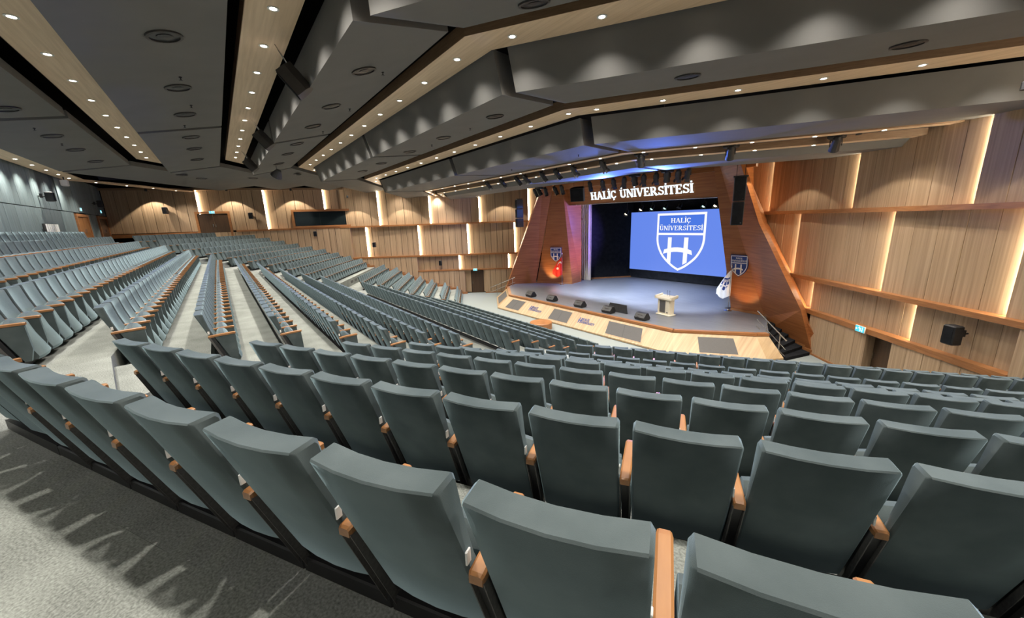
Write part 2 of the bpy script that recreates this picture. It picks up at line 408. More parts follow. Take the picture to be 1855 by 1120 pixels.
def cushion_mb(seg=5):
    m = MB(); rings = []
    pr = [(0.23, 0.58), (0.245, 0.635), (0.285, 0.665), (0.335, 0.655), (0.37, 0.61), (0.45, 0.40), (0.545, 0.14), (0.53, 0.10), (0.46, 0.10), (0.37, 0.30)]
    for i in range(seg):
        t = -1 + 2 * i / (seg - 1); x = t * 0.238; k = 0.014 if abs(t) == 1 else 0.0
        rings.append([(x, y - (0.012 * t * t if y > 0.4 else 0) - (k if y > 0.4 else -k), z - 0.02 * t * t * (z > 0.6) - (k if z > 0.6 else 0)) for y, z in pr])
    return m.loft(rings)
ME_CUSH = cushion_mb().mesh('seat', M_['fabric'], True)
def arm_mb():
    m = MB(); w = 0.029; rings = []
    for y, z, k in ((0.118, 0.614, 0.85), (0.130, 0.620, 1), (0.28, 0.630, 1), (0.48, 0.634, 1), (0.505, 0.632, 0.85)):
        rings.append([(-w * k, y, z - 0.034), (w * k, y, z - 0.034), (w * k, y, z - 0.006), (w * k * 0.7, y, z), (-w * k * 0.7, y, z), (-w * k, y, z - 0.006)])
    return m.loft(rings)
ME_ARM = arm_mb().mesh('armrest', M_['armwood'])
def side_mb():
    m = MB(); poly = [(0, 0.215, 0.590), (0, 0.490, 0.598), (0, 0.50, 0.26), (0, 0.46, 0.10), (0, 0.40, 0.10)]
    return m.prism(poly, (-0.024, 0, 0), (0.024, 0, 0))
ME_SIDE = side_mb().mesh('side_panel', M_['fabric'])
def leg_mb():
    m = MB()
    for x in (-0.029, 0.024):
        m.prism([(x, 0.12, 0.59), (x, 0.15, 0.59), (x, 0.36, 0.0), (x, 0.32, 0.0)], (0, 0, 0), (0.005, 0, 0), 1)
    m.prism([(-0.021, 0.14, 0.59), (-0.021, 0.20, 0.59), (-0.021, 0.40, 0.0), (-0.021, 0.34, 0.0)], (0, 0, 0), (0.042, 0, 0))
    return m
ME_LEG = leg_mb().mesh('leg', [M_['black'], M_['grille']])
ME_BEAM = MB().cham((0, 0.345, 0.055), (PITCH, 0.085, 0.09), 0.008).mesh('floor_beam', M_['black'])
ME_PLATE = MB().cham((h + 0.003, 0.135, 0.665), (0.008, 0.028, 0.052), 0.002).mesh('number_plate', M_['white'])
AX = PITCH / 2 + (PITCH - PW) / 2 - PITCH / 2 + h      # centre of the gap to the right of a backrest

seats = []      # (row, block, index from its aisle end, x, y, z, angle, is first, is last)
def add_row(k, b, s_list, from_low):
    n = len(s_list)
    for i, s in enumerate(s_list):
        x, y, a = curve(b, D_[k], s)
        idx = i + 1 if from_low else n - i
        seats.append([k, b, idx, x, y, ZF[k], a, i == 0, i == n - 1])
for k in ROWS:
    if k >= 1:
        sl = []; s = RL[k] + PW / 2
        while True:
            x, y, a = curve('right', D_[k], s)
            if WR.dist(x, y) < 1.55: break
            sl.append(s); s += PITCH
        add_row(k, 'right', sl, True)
    n = int((SN[k] - SF[k]) / PITCH)
    add_row(k, 'mid', [SN[k] - PITCH / 2 - PITCH * (n - 1 - i) for i in range(n)], False)
    if k >= -1:
        sl = []; s = FN[k] - PITCH / 2
        while True:
            x, y, a = curve('far', D_[k], s)
            if min(WL.dist(x, y), WK.dist(x, y)) < (1.5 if k < 9 else 1.9): break
            sl.append(s); s -= PITCH
        if k == -1: sl = sl[:14]
        add_row(k, 'far', sl[::-1], False)
near = []
for i, q in enumerate(seats):
    p = pix((q[3], q[4], q[5] + 0.8))
    vis = p is not None and -60 < p[0] < 1915 and p[1] < 1250
    p2 = pix((q[3], q[4], q[5] + 0.98))
    if vis and p2 is not None and p2[1] < 1118: near.append((p[2], i))
near.sort()
chosen = set(i for _, i in near[:300])
GAP = h + (PITCH - PW) / 2
row_ref = {}
for i, q in enumerate(seats):
    if i in chosen and pix((q[3], q[4], q[5] + 0.9))[0] > 0: row_ref.setdefault((q[0], q[1]), []).append(q[2])
ROWNAME_R = {k: ('nearest' if k == 1 else nth(k) + '-nearest') for k in range(1, 16)}
for i, q in enumerate(seats):
    if i not in chosen: continue
    k, b, idx, x, y, z, a, first, last = q
    o = empty('auditorium_seat', (x, y, z), a)
    if b == 'right':
        if k == 1:
            lab = f'grey seat back, {nth(idx)} from the left end of the nearest row'
        else:
            lab = f'grey seat back, {nth(idx)} from the aisle in the {ROWNAME_R[k]} row'
    else:
        lab = f'grey seat, {nth(idx)} from near aisle, middle block, {nth(k + 3)} row from back'
    tag(o, lab, 'seat', 'auditorium seats')
    link('backrest', ME_BACK, o); link('seat', ME_CUSH, o); link('floor_beam', ME_BEAM, o); link('number_plate', ME_PLATE, o)
    sides = [GAP] + ([-GAP] if first else [])
    for gx in sides:
        T = Matrix.Translation((gx, 0, 0))
        ar = link('armrest', ME_ARM, o, T); link('side_panel', ME_SIDE, o, T); link('leg', ME_LEG, o, T)
mass = MB()
low = [(0.000, 0.985), (0.012, 1.000), (0.100, 1.0), (0.128, 0.90), (0.180, 0.66), (0.290, 0.44), (0.385, 0.28), (0.365, 0.175), (0.285, 0.20), (0.12, 0.66)]
cush_low = [(0.24, 0.60), (0.285, 0.665), (0.335, 0.65), (0.545, 0.13), (0.46, 0.10)]
for i, q in enumerate(seats):
    if i in chosen: continue
    k, b, idx, x, y, z, a, first, last = q
    T = Matrix.Translation((x, y, z)) @ Matrix.Rotation(a, 4, 'Z')
    mass.loft([[(xx, yy + bw, zz) for yy, zz in low] for xx, bw in ((-h, 0), (0, -0.02), (h, 0))], 0, T)
    mass.loft([[(xx, yy, zz) for yy, zz in cush_low] for xx in (-0.235, 0.235)], 0, T)
    for gx in [GAP] + ([-GAP] if first else []):
        mass.box((gx, 0.335, 0.615), (0.056, 0.34, 0.034), 1, T)
        mass.prism([(gx - 0.024, 0.20, 0.598), (gx - 0.024, 0.49, 0.598), (gx - 0.024, 0.50, 0.26), (gx - 0.024, 0.46, 0.10), (gx - 0.024, 0.40, 0.10)], (0, 0, 0), (0.048, 0, 0), 0, T)
    mass.box((0, 0.345, 0.055), (PITCH, 0.085, 0.09), 2, T)
mo = mass.build('auditorium_seats', [M_['fabric'], M_['armwood'], M_['black']])
tag(mo, 'hundreds of grey upholstered seats in curved tiers farther down the hall', 'seats', kind='stuff')

# ------------------------------------------------------------------ walls of planks
_pl = {}
def plank(w, s0, s1, o0, o1, z0, z1, parent, mat='wall_wood', name='plank', thick=0.05, gap=0.010):
    a, b = w.at(s0, z0, o0), w.at(s1, z0, o1)
    x = (b - a); ln = x.length; x.normalize(); zax = Vector((0, 0, 1)); y = zax.cross(x)
    if y.dot(w.n) < 0: x = -x; y = -y; a, b = b, a
    key = (round(ln, 2), round(z1 - z0, 2), mat, thick, w in (WL, WK))
    if key not in _pl:
        L_, H_ = ln - (0.032 if w in (WL, WK) else gap), z1 - z0
        m = MB(); e = 0.006
        rings = []
        for yy, k in ((-thick, 0), (-e, 0), (0, e)):
            rings.append([(-L_ / 2 + k, yy, 0), (L_ / 2 - k, yy, 0), (L_ / 2 - k, yy, H_), (-L_ / 2 + k, yy, H_)])
        m.loft(rings)
        _pl[key] = m.mesh(name, M_[mat])
    mid = (a + b) / 2 + y * random.uniform(-0.006, 0.006)
    o = link(name, _pl[key], parent); o.matrix_world = frame(mid, x, y, zax)
    return o
def run_planks(w, s0, s1, o0, o1, z0, z1, parent, width=0.83, mat='wall_wood', skip=None):
    n = max(1, round(abs(s1 - s0) / width))
    for i in range(n):
        t0, t1 = i / n, (i + 1) / n
        plank(w, s0 + (s1 - s0) * t0, s0 + (s1 - s0) * t1, o0 + (o1 - o0) * t0, o0 + (o1 - o0) * t1, z0, z1, parent, mat)
def wbox(m, w, s0, s1, o0, o1, z0, z1, mi=0):
    """box standing on a wall line"""
    P = [w.at(s0, z0, o0), w.at(s1, z0, o0), w.at(s1, z0, o1), w.at(s0, z0, o1)]
    return m.prism([tuple(p) for p in P], (0, 0, 0), (0, 0, z1 - z0), mi)
def led(w, s, off, z0, z1, parent, sgn):
    m = MB(); wbox(m, w, s, s + 0.035 * sgn, off, off + 0.10, z0 + 0.02, z1 - 0.02)
    return m.build('light_strip', M_['led'], parent)
def backing(name, segs, z0, z1, thick=0.3):
    m = MB()
    for w, a, b, off in segs: wbox(m, w, a, b, off - thick, off, z0, z1)
    return structure(m.build(name, M_['void']))
PROUD, REC, LEDGE = 0.19, 0.03, 0.46

def bays(w, leds, end_stage, sgn, z0, z1, parent, width, rear_end=None):
    """leds: positions of the LED recesses; each bay runs from its LED toward the stage and ends proud of the next one. sgn = +1 if s grows toward the stage"""
    leds = sorted(leds, key=lambda s: -s * sgn)          # nearest the stage first
    prev = end_stage
    for s in leds:
        run_planks(w, s, prev, REC, PROUD if prev != end_stage else 0.2, z0, z1, parent, width)
        led(w, s + 0.005 * sgn, REC + 0.002, z0, z1, parent, sgn)
        prev = s
    if rear_end is not None:
        run_planks(w, rear_end, prev, 0.1, PROUD, z0, z1, parent, width)

# far side wall, stage half
wl = backing('wall_left', [(WL, -11.5, 14.95, -0.03)], -0.2, 11.6)
bays(WL, [-4.05, 0.84, 5.8, 10.9], -10.6, -1, 7.2, 10.95, wl, 0.84, rear_end=14.9)
bays(WL, [-2.6, 2.13, 7.1, 12.4], -7.6, -1, 4.09, 7.05, wl, 0.62, rear_end=13.9)
bays(WL, [-1.9, 3.15], -4.6, -1, 2.53, 3.94, wl, 0.62, rear_end=7.4)
run_planks(WL, 13.9, 14.85, 0.42, 0.42, 2.0, 7.05, wl, 0.8)
for w_, s_, a_, b_, par_ in ((WL, 13.9, 4.09, 7.05, wl), (WL, 7.4, 2.53, 3.94, wl), (WL, 2.65, 0.1, 2.41, wl), (WL, 0.5, 0.1, 2.41, wl)):
    m = MB(); wbox(m, w_, s_ - 0.03, s_ + 0.05, 0.0, 0.41, a_, b_); m.build('return_board', M_['wall_wood'], par_)
run_planks(WL, 7.4, 14.7, 0.42, 0.42, 1.0, 3.94, wl, 0.55)
run_planks(WL, 2.65, 7.4, 0.42, 0.42, 0.1, 2.41, wl, 0.55)
run_planks(WL, -2.8, 0.55, 0.42, 0.42, 0.1, 2.41, wl, 0.55)
run_planks(WL, 0.55, 0.72, 0.10, 0.10, 0.1, 2.41, wl, 0.55); run_planks(WL, 2.0, 2.65, 0.10, 0.10, 0.1, 2.41, wl, 0.62)
m = MB(); wbox(m, WL, -10.0, 14.9, -0.02, LEDGE, 7.05, 7.2); m.build('ledge', M_['trim'], wl)
m = MB(); wbox(m, WL, -6.6, 13.9, -0.02, LEDGE, 3.94, 4.09); m.build('ledge', M_['trim'], wl)
m = MB(); wbox(m, WL, -4.4, 7.4, -0.02, LEDGE, 2.41, 2.53); m.build('ledge', M_['trim'], wl)
m = MB(); wbox(m, WL, -2.8, 0.55, 0.1, LEDGE, 0.0, 0.1); wbox(m, WL, 2.65, 7.4, 0.1, LEDGE, 0.0, 0.1); m.build('baseboard', M_['trim'], wl)
# far side wall, rear half
wk = backing('wall_left_rear', [(WK, 3.1, 21.2, -0.03)], 2.0, 11.6)
bays(WK, [4.45, 9.5, 14.6], 3.16, 1 * -1, 7.2, 10.75, wk, 0.84, rear_end=21.0)
run_planks(WK, 3.2, 16.6, 0.42, 0.42, 3.0, 7.05, wk, 0.55)
m = MB(); wbox(m, WK, 3.0, 12.0, -0.02, LEDGE, 7.05, 7.2); wbox(m, WK, 15.0, 21.0, 0.0, 0.36, 6.85, 7.15); m.build('ledge', M_['trim'], wk)
m = MB(); wbox(m, WK, 2.6, 21.0, -0.02, 0.36, 10.75, 10.92); m.build('cornice', M_['fascia'], wk)
# near side wall
wr = backing('wall_right', [(WR, -30.0, 11.5, -0.03)], -0.2, 11.6)
bays(WR, [6.4, 0.05, -4.85, -9.9, -15.0, -20.1], 10.4, 1, 7.2, 10.9, wr, 0.84)
bays(WR, [3.4, -2.15, -6.45, -11.5, -16.6, -21.7], 7.2, 1, 3.86, 7.02, wr, 0.84)
bays(WR, [1.7, -3.75], 3.9, 1, 2.24, 3.68, wr, 0.62, rear_end=-7.07)
run_planks(WR, -7.07, -24.0, 0.42, 0.42, 0.5, 3.68, wr, 0.84)
for s_, a_, b_ in ((-7.09, 2.24, 3.68), (-2.12, 0.1, 2.02), (-3.36, 0.1, 2.02)):
    m = MB(); wbox(m, WR, s_ - 0.03, s_ + 0.03, 0.0, 0.41, a_, b_); m.build('return_board', M_['wall_wood'], wr)
run_planks(WR, 1.3, -2.12, 0.42, 0.42, 0.1, 2.02, wr, 0.62)
run_planks(WR, -3.35, -7.1, 0.42, 0.42, 0.1, 2.02, wr, 0.62)
m = MB(); wbox(m, WR, -26, 7.4, -0.02, LEDGE, 7.02, 7.2); m.build('ledge', M_['trim'], wr)
m = MB(); wbox(m, WR, -26, 4.35, -0.02, LEDGE, 3.68, 3.86); m.build('ledge', M_['trim'], wr)
m = MB(); wbox(m, WR, -7.07, 2.5, -0.02, LEDGE, 2.02, 2.24); m.build('ledge', M_['trim'], wr)
m = MB(); wbox(m, WR, -2.12, 1.3, 0.1, LEDGE, 0.0, 0.1); m.build('baseboard', M_['trim'], wr)
# rear wall of blue-grey boards
m = MB(); m.box((8, REAR_Y - 0.2, 5.5), (76, 0.3, 13)); wb = structure(m.build('wall_rear', M_['void']))
class RW:
    n = Vector((0, 1, 0))
    def at(self, s, z, off=0.0): return Vector((s, REAR_Y + off, z))
WB = RW()
def rear_run(a, b, z0, z1):
    n = max(1, round((b - a) / 0.62))
    for i in range(n):
        x0, x1 = a + (b - a) * i / n, a + (b - a) * (i + 1) / n
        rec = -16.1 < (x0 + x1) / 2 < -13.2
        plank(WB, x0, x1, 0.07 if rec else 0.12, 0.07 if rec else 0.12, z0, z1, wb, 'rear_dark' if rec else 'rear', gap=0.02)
rear_run(-29.4, 14.0, 8.70, 11.0)
for a, b in ((-29.4, -27.49), (-24.41, -21.59), (-18.56, 14.0)): rear_run(a, b, 6.3, 8.66)
structure(MB().box((-29.5, -49.5, 8.8), (0.12, 0.12, 5.0)).build('trim_1', M_['white']))
# stage house
m = MB()
m.box((0, -8.4, 5), (22, 0.2, 12)); m.box((-12.0, -11, 5), (0.2, 8, 12)); m.box((12.0, -11, 5), (0.2, 8, 12))
structure(m.build('wall_back', M_['blackmatt']))
m = MB(); m.prism([(-7.2, -12.6, 1.1), (-7.0, -12.6, 1.1), (-4.78, -8.85, 1.1), (-4.95, -8.75, 1.1)], (0, 0, 0), (0, 0, 8.6))
o = structure(m.build('wall_stage_side', M_['blackmatt']))
m = MB(); m.prism([(-6.98, -12.6, 1.1), (-6.9, -12.6, 1.1), (-4.7, -8.88, 1.1), (-4.78, -8.85, 1.1)], (0, 0, 0), (0, 0, 0.12)); m.build('baseboard', M_['trim'], o)

# ------------------------------------------------------------------ proscenium towers and header
def slab(pts, back, mat, name, parent):
    m = MB(); m.prism(pts, (0, 0, 0), back); return m.build(name, mat, parent)
tr = structure(empty("wall_stage_right"))
def tower_panel(name, pts, back=(0.1, 0.35, 0)):
    o = slab(pts, back, M_['tower'], name, tr); o.matrix_parent_inverse = tr.matrix_basis.inverted(); return o
I0, It, K0, Kt = (8.44, -16.70, 1.0), (6.75, -17.2, 10.3), (10.44, -16.97, 1.0), (7.07, -17.24, 10.3)
O0, O1, O2, Ot = (13.5, -19.22, 0.0), (12.84, -19.5, 2.27), (10.27, -18.87, 6.58), (8.78, -18.7, 10.3)
def on_quad(a, b, c, x, z):
    n = (Vector(b) - Vector(a)).cross(Vector(c) - Vector(a)); return (x, a[1] - (n.x * (x - a[0]) + n.z * (z - a[2])) / n.y, z)
Kt = on_quad(I0, K0, It, Kt[0], Kt[2])
TW_R = [tower_panel('inner_panel', [I0, K0, Kt, It])]
m = MB(); Kb = (10.44, -16.97, 0.0)
for tri in ((Kb, O0, O1), (Kb, O1, K0), (K0, O1, O2), (K0, O2, Kt), (O2, Ot, Kt)): m.prism(tri, (0, 0, 0), (0.1, 0.35, 0))
m.build('outer_panel', M_['tower'], tr)
ww = [tuple(WR.at(s, z, 0.02)) for s, z in ((-0.1, 0.0), (2.2, 2.2), (6.7, 6.6), (10.3, 10.4))]
tower_panel('side_panel', [O0, ww[0], ww[1], O1], (-0.2, 0.3, 0)); tower_panel('side_panel', [O1, ww[1], ww[2], O2], (-0.2, 0.3, 0)); tower_panel('side_panel', [O2, ww[2], ww[3], Ot], (-0.2, 0.3, 0))
tower_panel('reveal', [I0, It, (7.4, -13.4, 10.3), (8.9, -13.4, 1.0)], (0.3, 0, 0))
# stepped skirting down the stair side of the tower
m = MB()
for i in range(9):
    t = i / 9; t2 = (i + 1) / 9
    p = Vector((10.5, -17.0, 1.1)).lerp(Vector((13.5, -19.25, 0.0)), t); q = Vector((10.5, -17.0, 1.1)).lerp(Vector((13.5, -19.25, 0.0)), t2)
    d = (q - p).normalized(); nn = Vector((-0.6, -0.8, 0))
    a, b = Vector((p.x, p.y, 0)), Vector((q.x, q.y, 0))
    m.prism([tuple(a), tuple(b), tuple(b + nn * 0.09), tuple(a + nn * 0.09)], (0, 0, 0), (0, 0, max(0.16, p.z + 0.13)))
o = m.build('stepped_skirting', M_['trim'], tr); o.matrix_parent_inverse = tr.matrix_basis.inverted()
m = MB(); m.prism([(8.42, -16.74, 1.1), (10.5, -17.02, 1.1), (10.5, -17.09, 1.1), (8.42, -16.81, 1.1)], (0, 0, 0), (0, 0, 0.13))
o = m.build('skirting', M_['trim'], tr); o.matrix_parent_inverse = tr.matrix_basis.inverted()
tl = structure(empty("wall_stage_left"))
def tower_l(name, pts, back):
    o = slab(pts, back, M_['tower'], name, tl); o.matrix_parent_inverse = tl.matrix_basis.inverted(); return o
LI0, LIt, LK0, LKt = (-6.21, -16.07, 1.0), (-6.85, -16.75, 10.3), (-9.34, -17.9, 1.0), (-7.55, -17.5, 10.3)
LA0, LAt = (-10.95, -20.3, 1.0), (-8.2, -17.95, 10.3)
LKt = on_quad(LK0, LI0, LIt, LKt[0], LKt[2])
tower_l('inner_panel', [LK0, LI0, LIt, LKt], (-0.15, 0.35, 0))
tower_l('outer_panel', [LA0, (-9.34, -18.02, 1.0), (LKt[0], LKt[1] - 0.12, 10.3), LAt], (-0.4, 0.2, 0))
tower_l('outer_foot', [(-11.3, -20.55, 0.0), (-9.34, -18.05, 0.0), (-9.34, -18.05, 1.05), (-10.95, -20.3, 1.05)], (-0.4, 0.2, 0))
tower_l('reveal', [LI0, (-6.58, -14.42, 1.0), (-6.68, -14.4, 10.3), LIt], (-0.3, 0.0, 0))
m = MB(); m.prism([(-9.3, -17.93, 1.1), (-6.2, -16.1, 1.1), (-6.16, -16.17, 1.1), (-9.3, -18.02, 1.1)], (0, 0, 0), (0, 0, 0.13))
o = m.build('skirting', M_['trim'], tl); o.matrix_parent_inverse = tl.matrix_basis.inverted()
hd = MB(); hd.prism([(-6.75, -15.9, 8.42), (7.5, -15.9, 8.24), (7.5, -16.3, 9.9), (-6.9, -16.3, 9.9)], (0, 0, 0), (0, 1.4, 0))
header = structure(hd.build('trim_2', M_['tower']))
hd = MB(); hd.tube((-6.7, -15.93, 8.40), (7.4, -15.93, 8.22), 0.025, 6); hd.build('edge_strip', M_['steel'], header)
hd = MB(); hd.box((0, -16.6, 10.6), (18, 0.3, 1.6)); hd.build('upper_fascia', M_['tower'], header)

# ------------------------------------------------------------------ stage platform
st = structure(empty("stage"))
def stg(m, name, mat, parent=None):
    o = m.build(name, mat, parent or st)
    if parent is None: o.matrix_parent_inverse = st.matrix_basis.inverted()
    return o
TOP = [(-9.75, -21.2), (-6.42, -23.52), (8.36, -23.52), (11.57, -21.19), (11.97, -20.75)]
BOT = [(-10.35, -22.1), (-6.75, -24.55), (8.95, -24.45), (12.40, -21.95), (12.85, -21.15)]
pl = MB(); pl.prism([(x, y, 0.9) for x, y in TOP] + [(10.6, -17.2, 0.9), (9.2, -16.0, 0.9), (11.9, -8.5, 0.9), (-11.9, -8.5, 0.9), (-11.3, -18.0, 0.9)], (0, 0, 0), (0, 0, 0.2)); stg(pl, 'stage_floor', M_['stagefloor'])
pl = MB(); pl.prism([(x, y, 0.02) for x, y in TOP] + [(10.6, -17.2, 0.02), (-11.0, -18.2, 0.02)], (0, 0, 0), (0, 0, 0.87)); stg(pl, 'core', M_['black'])
grilles = {0: [(0.18, 0.82)], 1: [(0.055, 0.165), (0.385, 0.505), (0.715, 0.875)], 2: [(0.30, 0.72)], 3: []}
def lerp2(a, b, t): return (a[0] + (b[0] - a[0]) * t, a[1] + (b[1] - a[1]) * t)
NRM = []
for i in range(4):
    t0, t1, b0, b1 = TOP[i], TOP[i + 1], BOT[i], BOT[i + 1]
    def P(u, v, b0=b0, b1=b1, t0=t0, t1=t1): # u along, v 0 = foot, 1 = top
        a, b = lerp2(b0, b1, u), lerp2(t0, t1, u)
        return Vector((a[0] + (b[0] - a[0]) * v, a[1] + (b[1] - a[1]) * v, 0.12 + 0.86 * v))
    nv = (P(1, 0) - P(0, 0)).cross(P(0, 1) - P(0, 0)).normalized()
    if nv.y > 0 and i != 3: nv = -nv
    if i == 3 and nv.x < 0: nv = -nv
    NRM.append((P, nv))
    L_ = (P(1, 0.5) - P(0, 0.5)).length
    m = MB(); m.prism([tuple(P(0, 0)), tuple(P(1, 0)), tuple(P(1, 1)), tuple(P(0, 1))], (0, 0, 0), -nv * 0.06); fp = stg(m, 'apron_panel', M_['apron'])
    for a, b in grilles[i]:
        q = [P(a, 0.13), P(b, 0.13), P(b, 0.83), P(a, 0.83)]
        m = MB(); m.prism([tuple(x) for x in q], nv * 0.004, nv * 0.02); g = stg(m, 'speaker_grille', M_['grille'])
        # pale frame round the grille
        fr_ = 0.05 / L_
        o4 = [P(a - fr_, 0.09), P(b + fr_, 0.09), P(b + fr_, 0.87), P(a - fr_, 0.87)]
        m = MB()
        for j in range(4):
            m.prism([tuple(o4[j]), tuple(o4[(j + 1) % 4]), tuple(q[(j + 1) % 4]), tuple(q[j])], (0, 0, 0), nv * 0.012)
        stg(m, 'grille_frame', M_['apron'])
        if b - a > 0.1 and i == 1:
            mid = (a + b) / 2
            m = MB(); m.prism([tuple(P(mid - 0.0006, 0.13)), tuple(P(mid + 0.0006, 0.13)), tuple(P(mid + 0.0006, 0.83)), tuple(P(mid - 0.0006, 0.83))], nv * 0.018, nv * 0.022); stg(m, 'grille_joint', M_['black'])
    # plinth and nosing
    m = MB(); m.prism([(b0[0], b0[1], 0.0), (b1[0], b1[1], 0.0), (b1[0] - nv.x * 0.2, b1[1] - nv.y * 0.2, 0.0), (b0[0] - nv.x * 0.2, b0[1] - nv.y * 0.2, 0.0)], (0, 0, 0.03), (0, 0, 0.12)); stg(m, 'plinth', M_['apron'])
    hx, hy = Vector((nv.x, nv.y)).normalized()
    m = MB(); m.prism([(t0[0] + hx * 0.05, t0[1] + hy * 0.05, 0.98), (t1[0] + hx * 0.05, t1[1] + hy * 0.05, 0.98), (t1[0] - hx * 0.2, t1[1] - hy * 0.2, 0.98), (t0[0] - hx * 0.2, t0[1] - hy * 0.2, 0.98)], (0, 0, 0), (0, 0, 0.135)); stg(m, 'nosing', M_['trim'])
# stairs on the near side
d_in, d_out = Vector((11.45, -20.3, 0)), Vector((12.95, -21.1, 0))
e_in, e_out = Vector((10.9, -17.5, 0)), Vector((13.45, -19.45, 0))
NST = 6
for i in range(NST):
    t0, t1 = i / NST, (i + 1) / NST
    a0, a1 = d_in.lerp(d_out, t0), d_in.lerp(d_out, t1); c0, c1 = e_in.lerp(e_out, t0), e_in.lerp(e_out, t1)
    ztop = 1.1 * (NST - i) / (NST + 1)
    m = MB(); m.prism([tuple(a0), tuple(a1), tuple(c1), tuple(c0)], (0, 0, 0), (0, 0, ztop)); stg(m, 'stair_tread', M_['blackmatt'])
def rail(pts, r, name, parent=None, mat='steel'):
    m = MB()
    for p, q in zip(pts[:-1], pts[1:]): m.tube(p, q, r, 8)
    return m.build(name, M_[mat], parent)
hr = empty('handrail', (12.2, -20.7, 0)); tag(hr, 'slanting steel handrail beside the black steps up to the stage', 'handrail')
def kid(o, p): o.parent = p; o.matrix_parent_inverse = p.matrix_basis.inverted(); return o
ra, rb = Vector((11.15, -20.15, 2.05)), Vector((12.85, -21.05, 0.98))
kid(rail([ra, rb], 0.028, 'top_rail'), hr)
kid(rail([ra - Vector((0, 0, 0.45)), rb - Vector((0, 0, 0.45))], 0.018, 'lower_rail'), hr)
kid(rail([ra - Vector((0, 0, 0.8)), rb - Vector((0, 0, 0.8))], 0.018, 'lower_rail'), hr)
for t in (0.35, 0.8):
    p = ra.lerp(rb, t); kid(rail([p, Vector((p.x, p.y, p.z - 1.0))], 0.022, 'post'), hr)
hl = empty('handrail', (-10.2, -21.2, 0)); tag(hl, 'slanting steel handrail at the far end of the stage apron', 'handrail')
ra, rb = Vector((-9.35, -20.6, 1.95)), Vector((-11.4, -22.0, 0.95))
kid(rail([ra, rb], 0.028, 'top_rail'), hl); kid(rail([ra - Vector((0, 0, 0.45)), rb - Vector((0, 0, 0.45))], 0.018, 'lower_rail'), hl)
for t in (0.1, 0.75):
    p = ra.lerp(rb, t); kid(rail([p, Vector((p.x, p.y, p.z - 0.98))], 0.022, 'post'), hl)

# ------------------------------------------------------------------ ceiling: clouds and oak strips, folding round the house in three sectors
MIT = R(15.75); BR = R(31.5); TR = Vector((math.cos(BR), math.sin(BR))); XL = -12.0; TL = Vector((-0.829, 0.559))
def sec_point(sec, D, a):
    """point at radius D, a metres along the sector from its start (mid: absolute x)"""
    if sec == 'mid': return Vector((a, -D))
    if sec == 'right': return Vector((D * math.tan(MIT), -D)) + TR * a
    return Vector((XL, -D)) + TL * a
def sec_len(sec, D):
    if sec == 'right':
        o = Vector((D * math.tan(MIT), -D)); return max(0.3, min(WR.hit(o, TR), 30) - 0.02)
    o = Vector((XL, -D)); t = TL
    hs = [w.hit(o, t) for w in (WL, WK)]; hs = [x for x in hs if x > 0.05]
    return max(0.3, min(hs + [12]) - 0.02)
def sweep(prof, sec, a0, a1, name, mat, parent):
    """prof: (D, z) outline; a0/a1: start and end along the sector, None = run to the wall"""
    ra, rb = [], []
    for D, z in prof:
        s0 = a0(D) if callable(a0) else a0
        s1 = sec_len(sec, D) if a1 is None else (a1(D) if callable(a1) else a1)
        p, q = sec_point(sec, D, s0), sec_point(sec, D, s1)
        ra.append((p.x, p.y, z)); rb.append((q.x, q.y, z))
    m = MB(); m.loft([ra, rb]); return m.build(name, M_[mat], parent)
ceil = MB(); ceil.box((4, -30, 13.6), (90, 46, 0.3)); ceil_o = structure(ceil.build('ceiling', M_['void']))
# clouds: rear radius, underside z there, front radius, underside z there, top z of the rear face
CL = [(48.25, 10.45, 45.55, 10.92, 11.2), (43.95, 10.60, 41.50, 11.08, 11.4), (39.85, 10.62, 37.62, 11.20, 11.50), (35.85, 10.36, 33.36, 10.63, 11.32), (31.30, 9.73, 28.10, 9.87, 10.58), (25.9, 9.45, 22.35, 9.60, 9.75)]
mit = lambda D: D * math.tan(MIT)
for (Dr, zr, Df, zf, zt) in CL:
    prof = [(Dr, zr), (Df, zf), (Df + 0.02, zf + 0.25), (Dr - 0.4, zt + 0.05), (Dr + (0.04 if Dr == 39.85 else 0.30), zt)]
    sweep(prof, 'mid', XL + 0.24, -0.67, 'ceiling_cloud', 'ceil', ceil_o)
    sweep(prof, 'mid', -0.33, mit, 'ceiling_cloud', 'ceil', ceil_o)
    sweep(prof, 'right', 0.38, None, 'ceiling_cloud', 'ceil', ceil_o)
    sweep(prof, 'left', 0.10, None, 'ceiling_cloud', 'ceil', ceil_o)
